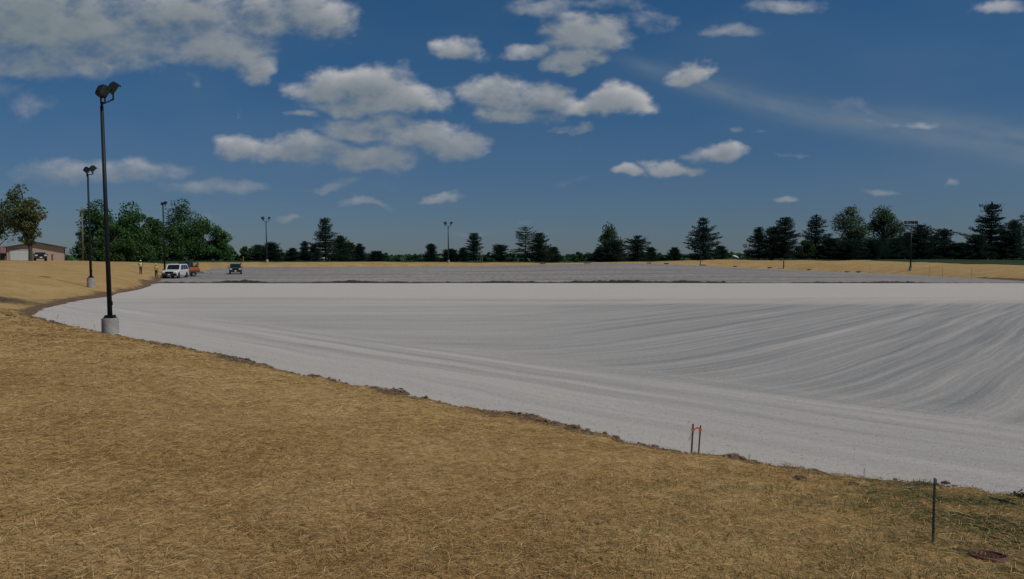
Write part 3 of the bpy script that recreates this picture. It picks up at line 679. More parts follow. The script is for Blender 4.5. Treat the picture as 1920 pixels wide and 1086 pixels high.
    bm = bmesh.new(); bmesh.ops.create_uvsphere(bm, u_segments=14, v_segments=8, radius=1, matrix=Matrix.Translation((0, .03, 1.665)) @ Matrix.Diagonal((.096, .082, .085, 1))); bm_obj('hair', bm, M_hair, t, smooth=True)
    for s_ in (-1, 1):
        bm = bmesh.new(); bmesh.ops.create_uvsphere(bm, u_segments=8, v_segments=6, radius=.011, matrix=Matrix.Translation((s_*.032, -.095, 1.665))); bm_obj('eye', bm, M_boot, t)
        bm = bmesh.new(); bmesh.ops.create_uvsphere(bm, u_segments=8, v_segments=6, radius=1, matrix=Matrix.Translation((s_*.092, .0, 1.64)) @ Matrix.Diagonal((.014, .022, .032, 1))); bm_obj('ear', bm, M_skin, t)
    bm = bmesh.new(); box(bm, (0, -.099, 1.585), (.045, .01, .01)); bm_obj('mouth', bm, M_shirt, t)
    return t
person(hit(264, 514.5), R(200), 'person in a yellow vest and hard hat standing up on the straw bank', M_tan, M_hat, [((-.27, -.05, 1.16), (-.22, -.25, 1.02)), ((.28, .0, 1.15), (.16, -.2, 1.10))], .08, M_shirt)
person(hit(293, 520.5), R(160), 'person in a bright lime vest and dark trousers beside the white SUV', M_denim, M_hat2, [((-.30, .02, 1.16), (-.30, -.10, .92)), ((.30, .03, 1.16), (.20, -.18, 1.02))], .13)

# ================================================================== STAKES AND SMALL THINGS NEAR BY
M_stake = mat('stained_lath', (.15, .085, .06), .85, col2=(.085, .055, .042), scale=8, stretch=(6, 6, .6))
M_paint = mat('orange_marking_paint', (.55, .12, .045), .7, noise=.2, scale=20)
M_ribbon = mat('orange_ribbon', (.85, .22, .10), .5)
def stake(px, py, top_py, wpx, label, lean, twist):
    p = hit(px, py); h_ = ztop(top_py, p.y)-p.z; w = wpx/F*p.y
    t = empty('survey_stake', p, 0, label, 'stake', 'paired survey stakes tied with ribbon')
    def col_(a, b_, sc_, name, m_):
        bm = bmesh.new(); rot = Matrix.Rotation(twist, 3, 'Z')
        lo = [Vector((x_*w/2*sc_, y_*w*.42*sc_, 0)) for x_, y_ in ((-1, -1), (1, -1), (1, 1), (-1, 1))]
        loft(bm, [[tuple(rot @ q+Vector((lean*z_/h_, 0, z_))) for q in lo] for z_ in (a, (a+b_)/2, b_)]); return bm_obj(name, bm, m_, t)
    col_(-.15, h_, 1, 'shaft', M_stake); col_(h_*.90, h_*.965, 1.12, 'paint_band', M_paint)
    return t, p, h_
t1, p1, h1 = stake(1296.5, 852, 795, 2.8, 'left survey stake of the pair, orange ribbon tail hanging from it', .018, .2)
t2, p2, h2 = stake(1309.5, 854, 798, 2.7, 'right survey stake of the orange-ribboned pair at the gravel edge', .025, -.3)
rb = empty('flagging_ribbon', p1, 0, 'orange flagging ribbon strung between the two survey stakes', 'ribbon')
def ribbon(name, pts_, w, m_, par):
    bm = bmesh.new(); a = []
    for i, q in enumerate(pts_):
        q = Vector(q); tw = .5*math.sin(i*1.3); up = Vector((0, math.sin(tw), math.cos(tw)))*w/2
        a.append([bm.verts.new(q-up-Vector((0, .001, 0))), bm.verts.new(q+up-Vector((0, .001, 0))), bm.verts.new(q+up+Vector((0, .001, 0))), bm.verts.new(q-up+Vector((0, .001, 0)))])
    for i in range(len(a)-1):
        for k_ in range(4): bm.faces.new((a[i][k_], a[i][(k_+1) % 4], a[i+1][(k_+1) % 4], a[i+1][k_]))
    bm.faces.new(a[0]); bm.faces.new(a[-1][::-1]); return bm_obj(name, bm, m_, par)
dd = p2-p1; top_ = h1*.86
ribbon('tie', [(dd.x*u+.02, dd.y*u-.02, top_*.93+.07*math.sin(u*PI*.8)*.6+(.0)*u) for u in np.linspace(0, 1, 12)], .016, M_ribbon, rb)
ribbon('tail', [(.016-.055*u, -.025, top_*.95-.10*u-.04*u*u) for u in np.linspace(0, 1, 8)], .02, M_ribbon, rb)
bm = bmesh.new(); box(bm, (.016, 0, top_*.93), (.036, .034, .03)); box(bm, (dd.x+.022, dd.y, top_*.93+.02), (.034, .034, .03)); bm_obj('knot', bm, M_ribbon, rb)

M_tpost = mat('green_steel_post', (.045, .065, .055), .6, col2=(.085, .085, .07), scale=9)
p = hit(1749.5, 1021); h_ = ztop(897, p.y)-p.z; t = empty('fence_post', p, 0, 'lone thin green steel post standing in the straw at right', 'post')
bm = bmesh.new(); w = 3.6/F*p.y
loft(bm, [[(-w/2+l, -.002, z_), (w/2+l, -.002, z_), (w/2+l, .004, z_), (w*.12+l, .004, z_), (w*.12+l, .018, z_), (-w*.12+l, .018, z_), (-w*.12+l, .004, z_), (-w/2+l, .004, z_)] for z_, l in ((-.2, -.001), (h_*.5, .002), (h_, .006))])
bm_obj('shaft', bm, M_tpost, t)
bm = bmesh.new()
for i in range(14): box(bm, (.003, -.006, h_*(.2+.055*i)), (w*.35, .008, .012))
bm_obj('studs', bm, M_tpost, t)
bm = bmesh.new(); box(bm, (.006, -.004, h_*.955), (w*1.15, .012, h_*.07)); bm_obj('cap', bm, mat('grey_tip', (.13, .14, .15), .6), t)

# rust-red iron cover flush with the straw
M_rust = mat('rusty_iron', (.115, .038, .028), .85, col2=(.055, .02, .017), scale=14, bump=.4)
M_rust2 = mat('rust_red_rim', (.16, .055, .038), .85, col2=(.085, .03, .024), scale=9, bump=.4)
p = hit(1852, 1043); t = empty('manhole_cover', p+Vector((0, 0, .006)), 0, 'round rust-red iron access cover sunk in the straw at bottom right', 'manhole cover')
nrm = Vector((float(ground(p.x-.3, p.y)-ground(p.x+.3, p.y))/.6, float(ground(p.x, p.y-.3)-ground(p.x, p.y+.3))/.6, 1)).normalized()
t.rotation_mode = 'QUATERNION'; t.rotation_quaternion = nrm.to_track_quat('Z', 'Y')
def ringmesh(prof, n=48):
    bm = bmesh.new(); rs = [[bm.verts.new((a*math.cos(2*PI*i/n), a*math.sin(2*PI*i/n), z_)) for i in range(n)] for a, z_ in prof]
    for k_ in range(len(rs)-1):
        for i in range(n): bm.faces.new((rs[k_][i], rs[k_][(i+1) % n], rs[k_+1][(i+1) % n], rs[k_+1][i]))
    return bm
rw = 31/F*p.y
bm = ringmesh([(rw*1.12, -.08), (rw*1.10, .002), (rw*1.02, .010), (rw*.98, .008), (rw*.97, -.03)]); bm_obj('rim', bm, M_rust2, t, smooth=True)
bm = ringmesh([(rw*.955, -.03), (rw*.95, .0), (rw*.86, .004), (rw*.84, -.002), (.001, -.002)])
for i in range(-3, 4):
    for j in range(-3, 4):
        if i*i+j*j < 10: box(bm, (i*rw*.23, j*rw*.23, .0), (rw*.13, rw*.13, .012))
bm_obj('lid', bm, M_rust, t)

# weeds
M_weed = mat('weed_green', (.055, .085, .03), .8, noise=.4, scale=12); M_weed2 = mat('dark_weed', (.03, .045, .02), .85, noise=.4, scale=12)
def weed(px, py, hpx, label, m_=None, nl=16, seed=0):
    rd = random.Random(seed); p = hit(px, py); h_ = hpx/F*p.y; t = empty('weed', p, 0, label, 'weed', 'small weeds along the gravel edge')
    bm = bmesh.new(); q = Vector((0, 0, -.02)); bend = rd.uniform(-.3, .3)
    for i in range(5):
        q2 = Vector((bend*h_*(i+1)**2/40, 0, h_*(i+1)/5)); cyl(bm, q, q2, h_*.028, h_*.022, 6); q = q2
    bm_obj('stem', bm, m_ or M_weed, t)
    bm = bmesh.new()
    for i in range(nl):
        z_ = h_*(.15+.85*i/nl); a = rd.uniform(0, 6.28); l = h_*rd.uniform(.16, .34); w_ = l*.3; c_ = Vector((bend*h_*(z_/h_*5)**2/40, 0, z_))
        d_ = Vector((math.cos(a), math.sin(a), rd.uniform(.1, .8))).normalized(); sd = d_.cross(Vector((0, 0, 1))).normalized()*w_/2
        vs_ = [bm.verts.new(v_) for v_ in (c_, c_+d_*l*.5+sd, c_+d_*l, c_+d_*l*.5-sd)]; bm.faces.new(vs_)
    bm_obj('leaves', bm, m_ or M_weed, t)
weed(438, 677, 11, 'small upright dark weed on the crest of the near bank left of centre', M_weed2, 10, 1)
weed(108, 599, 10, 'tiny leaning weed on the bank edge left of the nearest pole', M_weed2, 8, 2)
weed(178, 617, 9, 'tiny weed beside the nearest pole pedestal', M_weed2, 8, 3)
weed(1405, 866, 13, 'thin green weed at the gravel edge right of the ribboned stakes', M_weed, 12, 4)
weed(1620, 893, 15, 'leafy weed sprouting on the soil lip midway between stakes and steel post', M_weed, 16, 5)
weed(548, 703, 7, 'low sprig on the bank edge above the gravel left of centre', M_weed, 9, 6)
# shrubby clump at the right end
p = hit(1912, 938); t = empty('shrub', p, 0, 'low dark green clump growing at the far right gravel edge', 'shrub')
bm = bmesh.new()
for i in range(6): a = i*1.05; cyl(bm, (0, 0, -.03), (.10*math.cos(a), .07*math.sin(a), .06), .006, .003, 6)
bm_obj('stem', bm, M_weed2, t)
bm = bmesh.new()
for i in range(420):
    a = random.uniform(0, 6.28); rr_ = random.uniform(0, 1)**.5; c_ = Vector((rr_*.15*math.cos(a), rr_*.10*math.sin(a), random.uniform(0, .085)*(1.15-rr_*.8)))
    d_ = Vector((random.gauss(0, 1), random.gauss(0, 1), random.uniform(.1, 1))).normalized(); sd = d_.cross(Vector((.3, .2, .9))).normalized()*.008; l = random.uniform(.02, .04)
    bm.faces.new([bm.verts.new(v_) for v_ in (c_, c_+d_*l*.5+sd, c_+d_*l, c_+d_*l*.5-sd)])
bm_obj('leaves', bm, mat('shrub_leaf', (.05, .07, .03), .8, noise=.5, scale=30), t)
# sticks lying on the lip
def stick(pa, pb, r_, label, nm='stick'):
    a = hit(*pa); b_ = hit(*pb); a.z += r_*1.5; b_.z += r_*1.5; bm = bmesh.new(); mid_ = (a+b_)/2+Vector((.01, .02, .01))
    cyl(bm, Vector((0, 0, 0)), mid_-a, r_, r_*.9, 8); cyl(bm, mid_-a, b_-a, r_*.9, r_*.6, 8)
    o = bm_obj(nm, bm, mat('stick_bark', (.24, .21, .15), .9, col2=(.13, .11, .08), scale=10), None, True); o.location = a; tag(o, label, 'stick')
stick((1855, 936), (1908, 949), .009, 'long pale stick lying on the soil lip at far right')
stick((1592, 909), (1612, 912), .010, 'short dark stick lying in the straw near the leafy weed')
# clod pieces one can tell apart
def clod(px, py, wpx, label, seed):
    p = hit(px, py); r_ = wpx/2/F*p.y; bm = bmesh.new(); bmesh.ops.create_icosphere(bm, subdivisions=3, radius=1)
    rd = random.Random(seed); from mathutils import noise as mn
    for v_ in bm.verts: k_ = 1+.45*mn.noise(v_.co*1.6+Vector((seed, 0, 0)))+.15*mn.noise(v_.co*5); v_.co = Vector((v_.co.x*r_*k_, v_.co.y*r_*.8*k_, v_.co.z*r_*.5*k_))
    o = bm_obj('soil_clod', bm, mat('clod', (.12, .08, .05), .95, col2=(.05, .036, .026), scale=40, bump=.6), None); o.location = p+Vector((0, 0, r_*.1)); tag(o, label, 'clod', 'clods of soil along the lip')
for a in ((1773, 907, 16, 'larger dark clod on the lip just right of the steel post', 1), (1790, 912, 9, 'smaller clod next to the dark clod right of the steel post', 2),
          (1080, 803, 12, 'dark clod on the lip halfway between centre and the ribboned stakes', 3), (1010, 789, 9, 'small clod on the gravel lip below the middle of the lot', 4),
          (1500, 900, 26, 'flat dark clod in the straw between ribboned stakes and leafy weed', 5)): clod(*a)

# ================================================================== FAR SMALL THINGS
# barrier bundles (wattles) at the foot of the right and far bank
M_wattle = mat('grey_wattle', (.16, .165, .155), .95, col2=(.09, .09, .085), scale=5, bump=.5)
def wattle(px, py, wpx, label):
    p = hit(px, py); w = wpx/F*p.y; bm = bmesh.new(); n = 9; rs = []
    for i in range(n):
        u = i/(n-1)*2-1; r_ = .16*(1-.75*abs(u)**4)*(1+.12*math.sin(i*2.1+px)); rs.append([(u*w/2, r_*1.3*math.cos(2*PI*k_/10), .08+r_*math.sin(2*PI*k_/10)) for k_ in range(10)])
    loft(bm, rs); o = bm_obj('straw_wattle', bm, M_wattle, None, True); o.location = p; tag(o, label, 'wattle', 'grey wattles at the foot of the far bank')
for px_w, py_w, ww, lb in ((1018, 495, 11, 'grey wattle below the dense pine cluster right of centre'), (1101, 494, 12, 'grey wattle left of the pale conical tree'),
        (1217, 494, 9, 'small wattle where the straw bank begins to rise'), (1250, 494.5, 10, 'wattle on the bank foot left of the big pointed pine'), (1318, 498, 14, 'wattle directly below the big pointed pine'),
        (1379, 500.5, 8, 'short wattle below the gap beside the big pointed pine'), (1444, 502.5, 10, 'wattle below the left end of the dark right-hand trees'),
        (1519, 506, 11, 'wattle below the narrow spired pine at right'), (1589, 510.5, 11, 'left wattle of two close together left of the four-lamp pole'), (1611, 510.5, 12, 'right wattle of two close together left of the four-lamp pole')):
    wattle(px_w, py_w, ww, lb)
def post(px, py, hpx, wpx, label, m_, name='marker_post', cap=None):
    p = hit(px, py); h_ = hpx/F*p.y; w = wpx/F*p.y; t = empty(name, p, 0, label, 'post')
    bm = bmesh.new(); cyl(bm, (0, 0, -.2), (w*.2, 0, h_*.97), w/2, w*.42, 10); bm_obj('shaft', bm, m_, t)
    bm = bmesh.new(); cyl(bm, (w*.2, 0, h_*.9), (w*.2, 0, h_), w*.6, w*.4, 10); bm_obj('cap', bm, cap or m_, t)
M_yel = mat('yellow_marker', (.50, .40, .14), .7, noise=.2)
post(456, 493, 12, 1.1, 'pale yellow marker post on the far straw strip behind the dark SUV', M_yel)
post(1469, 503.5, 14, 2.6, 'dark short post on the right straw bank below the dense pine', M_stake)
post(1313, 496, 10, 1.8, 'dark short post at the base of the big pointed pine', M_stake)
p = hit(452, 495.5); bm = bmesh.new(); bmesh.ops.create_cone(bm, cap_ends=True, segments=14, radius1=.2, radius2=.05, depth=.5, matrix=Matrix.Translation((0, 0, .27))); box(bm, (0, 0, .02), (.5, .5, .05))
o = bm_obj('traffic_cone', bm, mat('cone_orange', (.45, .09, .04), .7), None); o.location = p; tag(o, 'small dark orange cone beside the pale yellow marker post', 'cone')
# thin silt-fence stakes on the right bank
for i, (px_s, lb) in enumerate(((1630, 'thin wire stake on the right bank left of the four-lamp pole'), (1742, 'thin wire stake on the right bank just right of the four-lamp pole'), (1767, 'second thin wire stake right of the four-lamp pole'), (1821, 'thin wire stake on the right bank near the picture edge'))):
    py_s = 513+(px_s-1630)*.055
    p = hit(px_s, py_s); bm = bmesh.new(); cyl(bm, (0, 0, -.1), (.03, 0, 1.5), .022, .018, 8); cyl(bm, (.03, 0, 1.5), (.03, 0, 1.56), .03, .02, 8)
    o = bm_obj('wire_stake', bm, M_steel, None); o.location = p; tag(o, lb, 'stake', 'thin stakes on the right bank')
# picket fence run beyond the far pole
M_pick = mat('pale_fence_paint', (.36, .36, .34), .8, noise=.2)
pa = at(846, 232); pb = at(905, 232); t = empty('picket_fence', pa, 0, 'pale open fence of thin uprights in front of pines right of the middle pole', 'fence')
ln = (pb-pa).x
bm = bmesh.new()
for z_ in (.9, 2.2): box(bm, (ln/2, 0, z_), (ln, .04, .05))
bm_obj('rail', bm, M_pick, t)
for i in range(13):
    bm = bmesh.new(); cyl(bm, (ln*i/12, 0, -.2), (ln*i/12, 0, 2.5+.2*math.sin(i*2)), .045, .04, 8); bm_obj('upright', bm, M_pick, t)

# buildings at far left
M_sid = mat('tan_metal_siding', (.46, .36, .28), .8, col2=(.40, .31, .24), scale=3, stretch=(6, 6, .3)); M_roof = mat('brown_roof', (.36, .31, .27), .8, col2=(.28, .24, .21), scale=3)
M_trimb = mat('dark_roof_trim', (.07, .05, .045), .8); M_gar = mat('pale_garage_door', (.52, .56, .55), .6, noise=.06, scale=2)
M_fnd = mat('foundation_block', (.3, .28, .25), .9)
D = 132; k = D/F
p = Vector(((67-960)*k, D, float(surf((67-960)*k, D)))); t = empty('storage_building', p, R(29), 'long tan metal building with a low gable roof and pale door behind the tree', 'building')
xl, xr = (16-67)*k*.90, (121-67)*k*.90; we = ztop(464.5, D)-p.z; rg = ztop(455, D)-p.z; dep = 7.0
def wallbox(x0, x1, y0, y1, z0, z1): bm = bmesh.new(); box(bm, ((x0+x1)/2, (y0+y1)/2, (z0+z1)/2), (x1-x0, y1-y0, z1-z0)); return bm
bm = bmesh.new(); 
v = [bm.verts.new(q) for q in ((xl, 0, -.4), (xr, 0, -.4), (xr, 0, we), ((xl+xr)/2, 0, rg-.15), (xl, 0, we))]; v2 = [bm.verts.new(q.co+Vector((0, dep, 0))) for q in v]
bm.faces.new(v); bm.faces.new(v2[::-1])
for i in range(5): bm.faces.new((v[i], v[(i+1) % 5], v2[(i+1) % 5], v2[i]))
bm_obj('wall', bm, M_sid, t)
bm = bmesh.new(); xm = (xl+xr)/2
for sgn, xe in ((-1, xl-.35), (1, xr+.35)):
    a = [(xm, -.4, rg), (xe, -.4, we-.02), (xe, dep+.4, we-.02), (xm, dep+.4, rg)]; q = [bm.verts.new(z_) for z_ in a]+[bm.verts.new((z_[0], z_[1], z_[2]+.14)) for z_ in a]
    for f_ in ((0, 1, 2, 3), (7, 6, 5, 4), (0, 4, 5, 1), (1, 5, 6, 2), (2, 6, 7, 3), (3, 7, 4, 0)): bm.faces.new([q[z_] for z_ in f_])
rf = bm_obj('roof', bm, M_roof, t)
bm = bmesh.new(); ang_ = math.atan2(rg-we, xm-xl)
for sgn in (-1, 1):
    cx = xm+sgn*(xr-xm+.35)/2; box(bm, (cx, -.43, (we+rg)/2+.02), ((xr-xm+.4)/math.cos(ang_), .05, .16), Matrix.Rotation(sgn*ang_, 3, 'Y'))
bm_obj('fascia', bm, M_trimb, rf)
bm = wallbox((27-67)*k, (57-67)*k, -.06, -.012, -.1, ztop(469, D)-p.z); bm_obj('garage_door', bm, M_gar, t)
bm = bmesh.new(); gx0, gx1 = (27-67)*k, (57-67)*k; gt = ztop(469, D)-p.z
box(bm, ((gx0+gx1)/2, -.05, gt+.07), (gx1-gx0+.3, .10, .14)); box(bm, (gx0-.08, -.05, gt/2-.1), (.14, .1, gt+.2)); box(bm, (gx1+.08, -.05, gt/2-.1), (.14, .1, gt+.2)); bm_obj('door_frame', bm, M_sid, t)
bm = wallbox((93.5-67)*k, (96-67)*k, -.05, -.012, -.1, 1.05); bm_obj('downpipe', bm, mat('rust_brown_pipe', (.16, .06, .04), .8), t)
bm = wallbox(xr-.02, xr+.07, -.06, .1, -.4, we); bm_obj('corner_trim', bm, M_trimb, t)
bm = wallbox(xl-.07, xl+.02, -.06, .1, -.4, we); bm_obj('corner_trim', bm, M_trimb, t)
# second, partly outside the frame
D2 = 150; k2 = D2/F; p = Vector(((-12-960)*k2, D2, float(surf((-12-960)*k2, D2)))); t = empty('brick_house', p, 0, 'red-brown low house cut by the left edge of the picture', 'house')
bm = wallbox(-2.4, 2.2, 0, 6, -.4, 1.4); bm_obj('wall', bm, mat('brick_wall', (.26, .12, .09), .9, col2=(.20, .09, .07), scale=6), t)
bm = bmesh.new(); prism(bm, [(-.4, 1.38), (3, 2.7), (6.4, 1.38)], 0, -2.7, 2.5); bm_obj('roof', bm, mat('red_brown_roof', (.22, .12, .10), .85, noise=.2, scale=3), t)
bm = wallbox(-.6, .5, -.05, -.01, .3, 1.1); bm_obj('window', bm, M_glass, t)
# parked dark vehicle shape by the building
p = at(76, 124); suv(p, R(33), 'dark low car parked beside the tan building under the tree', M_blackpaint, 3.9, 1.6, 1.25, False, belt=.78)
# low roof beyond the far bank and white shape added for a vehicle glint
p = at(600, 245); p.z = min(p.z, 2.3); t = empty('small_shed', p, 0, 'small low tan shed under the tallest pine left of centre', 'shed')
bm = wallbox(-1.5, 1.4, 0, 2.5, -.3, .85); bm_obj('wall', bm, M_sid, t); bm = bmesh.new(); prism(bm, [(-.2, .85), (1.25, 1.25), (2.7, .85)], 0, -1.7, 1.6); bm_obj('roof', bm, M_roof, t)
p = at(1379, 236); t = empty('vehicle_glint', p, R(15), 'small white rounded shape added for the glint of a vehicle behind the right straw bank', 'vehicle glint')
tz = ztop(482, 236)-p.z
bm = bmesh.new(); bmesh.ops.create_uvsphere(bm, u_segments=20, v_segments=12, radius=1, matrix=Matrix.Translation((0, 0, tz)) @ Matrix.Rotation(.35, 4, 'Y') @ Matrix.Diagonal((1.1, .5, .36, 1))); bm_obj('shell', bm, M_white, t, True)
bm = bmesh.new()
for s_ in (-.6, .6): box(bm, (s_, 0, tz/2-.2), (.1, .5, tz+.1))
bm_obj('glint_support', bm, M_steel, t)

# ================================================================== TREES
M_leaf = attr_mat('foliage', .9, .35); M_bark = mat('bark', (.10, .075, .055), .95, col2=(.05, .038, .03), scale=5, stretch=(3, 3, .6), bump=.5)
PINE = np.array([.030, .062, .034]); PINE_D = np.array([.022, .052, .036]); PINE_L = np.array([.048, .088, .036]); DEC = np.array([.080, .170, .050]); DEC_L = np.array([.13, .21, .095]); DEC_Y = np.array([.17, .21, .085])
def limb_mesh(segs, name, parent, n=6):
    V, Q = [], []
    for a, b_, r1, r2 in segs:
        a = np.array(a, float); b_ = np.array(b_, float); d = b_-a; d /= np.linalg.norm(d)+1e-9
        u = np.cross(d, [0.3, .9, .1]); u /= np.linalg.norm(u); w = np.cross(d, u); o_ = len(V)
        for c_, r_ in ((a, r1), (b_, r2)):
            for i in range(n): q = 2*PI*i/n; V.append(c_+r_*(u*math.cos(q)+w*math.sin(q)))
        for i in range(n): Q.append((o_+i, o_+(i+1) % n, o_+n+(i+1) % n, o_+n+i))
    return np_mesh(name, np.array(V), np.array(Q), M_bark, parent, smooth=True)
def leaves(P, size, asp, col, parent, tr, var=.35, up=.4, dirs=None):
    n = len(P); a = tr.normal(0, 1, (n, 3)) if dirs is None else dirs+tr.normal(0, .35, (n, 3)); a[:, 2] = a[:, 2]*(.6 if dirs is None else 1)+(0 if dirs is None else .1)
    a /= np.linalg.norm(a, axis=1, keepdims=True); c_ = np.cross(a, tr.normal(0, 1, (n, 3))); c_ /= np.linalg.norm(c_, axis=1, keepdims=True)
    l = (size*tr.uniform(.6, 1.3, n))[:, None]; a = a*l; c_ = c_*l*asp
    V = np.stack([P-a*.5-c_*.2, P-c_*.5, P+a*.5, P+c_*.5], 1).reshape(-1, 3); Q = np.arange(n*4).reshape(-1, 4)
    tn = col[None]*tr.uniform(1-var, 1+var, (n, 1))*(1+tr.uniform(-.12, .12, (n, 3)))
    return np_mesh('crown', V, Q, M_leaf, parent, tint=tn.astype(np.float32))
def conifer(px, dist, top, hwpx, label, col=PINE, seed=0, openness=.25, lo=.06, shape=.8, whorl=.55, name='pine_tree', irregular=.35, group='pines beyond the lot', flat=False):
    tr = np.random.default_rng(seed+100); p = at(px, dist); h_ = ztop(top, dist)-p.z; W = hwpx/F*dist*1.38; openness *= .6
    t = empty(name, p, 0, label, 'pine tree', group); segs = []; P = []; Dv = []
    br = .018*h_+.05; zs = 0; lx = tr.normal(0, .012, 2)
    nz = 8
    for i in range(nz): a = i/nz; b_ = (i+1)/nz; segs.append(((lx[0]*h_*a, lx[1]*h_*a, h_*a-(.3 if i == 0 else 0)), (lx[0]*h_*b_, lx[1]*h_*b_, h_*b_*.99), br*(1-a)+.02, br*(1-b_)+.02))
    z = lo*h_; ls = max(.30, h_*.034)
    sect = tr.uniform(.65, 1.15, 7)
    while z < h_*.97:
        u = (z-lo*h_)/(h_*(1-lo)); prof = (1-u)**(shape+.08)*(.55+.45*min(1, u/.18+.35)) if not flat else math.sqrt(max(0, 1-(u*1.02)**2.4))
        tier = 1+(irregular+.12)*tr.uniform(-1, .55); nb = int(tr.integers(5, 8)); a0 = tr.uniform(0, 6.28)
        for k_ in range(nb):
            a = a0+k_*6.283/nb+tr.normal(0, .18); l = W*prof*tier*sect[int(a/6.283*7) % 7]*tr.uniform(.75, 1.12)+.15
            if tr.uniform() < openness*.5: continue
            rise = tr.uniform(-.05, .30)+u*.35; base = np.array([lx[0]*z, lx[1]*z, z]); dh = np.array([math.cos(a), math.sin(a), 0])
            ns = max(2, int(l/(ls*.62)))
            tip = base+dh*l+np.array([0, 0, l*rise*.55]); segs.append((base, base+(tip-base)*.85, .02+.012*l, .012))
            for j in range(ns):
                w_ = (j+1)/ns
                if w_ < .25 and openness > .3: continue
                c_ = base+dh*l*w_+np.array([0, 0, l*(rise*w_*w_*.9-.10*w_)])
                m_ = int(8*(1-openness*.9))+1
                sp_ = ls*(.75+.9*math.sin(PI*min(w_, .9)))*.7
                for _ in range(m_+2):
                    P.append(c_+np.array([tr.normal(0, sp_), tr.normal(0, sp_), tr.normal(0, ls*.20)])); Dv.append(dh*1.0+np.array([0, 0, .35+.5*u]))
        z += whorl*h_/14.5*tr.uniform(.75, 1.25)
    for _ in range(40): zz = tr.uniform(.9, 1.0); P.append(np.array([lx[0]*h_+tr.normal(0, .12), lx[1]*h_+tr.normal(0, .12), h_*zz])); Dv.append(np.array([tr.normal(0, .3), tr.normal(0, .3), 1.]))
    limb_mesh(segs, 'trunk', t); leaves(np.array(P), ls*1.15, .30, col, t, tr, dirs=np.array(Dv)); return t
def broadleaf(px, dist, top, hwpx, label, col=DEC, seed=0, trunk_h=.15, clumps=26, per=230, ls=.34, name='broadleaf_tree', lean=0, asp=.62, spread=1., group='leafy trees beyond the lot', csize=.30, cone=0, tw=1., peak=.55):
    tr = np.random.default_rng(seed+500); p = at(px, dist); h_ = ztop(top, dist)-p.z; W = hwpx/F*dist*1.2
    t = empty(name, p, 0, label, 'tree' if name != 'bush' else 'bush', group); segs = []; P = []
    fork = np.array([0, 0, trunk_h*h_+.2]); br = (.022*h_+.06)*tw
    segs.append(((0, 0, -.3), fork, br*1.2, br))
    top_ = np.array([lean*W*.4, 0, h_*.9]); segs.append((fork, (fork+top_)/2, br, br*.6)); segs.append(((fork+top_)/2, top_, br*.6, .04))
    cr = h_*(1-trunk_h)/2; cz_ = h_-cr
    for i in range(clumps):
        if i == 0: d = np.array([0, 0, .80])
        else:
            d = tr.normal(0, 1, 3); d /= np.linalg.norm(d); d *= tr.uniform(.35, .84)
        wz = (d[2]+1)/2; wf = 1-cone*max(0, wz-.25)
        if wz < .4 and trunk_h > .12: wf *= .8+.5*wz
        c_ = np.array([d[0]*W*spread*wf+lean*W*.5*wz, d[1]*W*wf*.9, cz_+d[2]*cr])
        if trunk_h <= .12 and i % 3 == 1: a_ = tr.uniform(0, 6.28); c_ = np.array([math.cos(a_)*W*.68, math.sin(a_)*W*.62, tr.uniform(.10, .35)*h_])
        rc = csize*min(W, cr)*tr.uniform(.75, 1.25)
        st0 = fork+(top_-fork)*max(0, min(.85, (c_[2]-fork[2])/(top_[2]-fork[2])-.25)); segs.append((st0, c_, br*.32+.01, .015))
        for _ in range(3): segs.append((c_, c_+tr.normal(0, rc*.5, 3), .02, .01))
        q = tr.normal(0, 1, (per, 3)); q /= np.linalg.norm(q, axis=1, keepdims=True); q *= tr.uniform(.25, 1, (per, 1))**.45*rc*np.array([1.15, 1.15, .85])
        q *= 1+.25*np.sin(q[:, [1]]*5/rc+i)*np.cos(q[:, [0]]*4/rc)
        P.append(c_+q)
    limb_mesh(segs, 'trunk', t); P = np.concatenate(P); P[:, 2] = np.maximum(P[:, 2], .05); leaves(P, ls, asp, col, t, tr, .4); return t

GL = 'leafy trees on the left bank'
# left, near the building
broadleaf(58, 112, 343, 27, 'sparse olive-green tall tree in front of the tan building at far left', DEC_Y*.8, 1, .13, 60, 120, .32, lean=-1.1, csize=.30, group=GL, tw=.85, spread=1.05)
broadleaf(-2, 116, 372, 34, 'sparse olive tree at the left edge of the picture overlapping the tall one', DEC_Y*.55, 2, .2, 34, 120, .30, csize=.34, group=GL, tw=.8)
broadleaf(100, 175, 462, 14, 'small dark treetop showing over the tan building roof', DEC*.7, 3, .2, 10, 150, .4, name='bush', group=GL)
# dense group
broadleaf(184, 158, 375, 38, 'dense dark green tree at the left end of the grove behind the nearest pole', DEC*.8, 10, .06, 44, 260, .42, cone=.35, group=GL)
broadleaf(246, 160, 380, 36, 'dense dark green tree in the middle of the left grove', DEC*.8, 11, .05, 40, 260, .42, cone=.5, group=GL)
broadleaf(283, 176, 406, 28, 'lower dense tree just left of the pole behind the SUV', DEC*.75, 12, .05, 32, 240, .42, cone=.3, group=GL)
broadleaf(216, 152, 420, 34, 'low bushy tree filling the front of the left grove', DEC*.75, 13, .03, 34, 240, .42, group=GL)
broadleaf(341, 206, 372, 37, 'tall pointed dense green tree rising behind the white SUV', DEC*.75, 14, .05, 46, 260, .42, cone=.65, group=GL)
broadleaf(322, 200, 425, 26, 'lower dense crown at the left foot of the tall pointed tree', DEC*.75, 18, .03, 28, 240, .42, group=GL)
broadleaf(382, 210, 408, 30, 'dense rounded green tree right of the tall pointed one', DEC*.85, 15, .05, 36, 260, .42, cone=.4, group=GL)
broadleaf(409, 208, 424, 25, 'lower green tree at the right end of the left grove', DEC*.95, 16, .04, 32, 250, .42, cone=.3, group=GL)
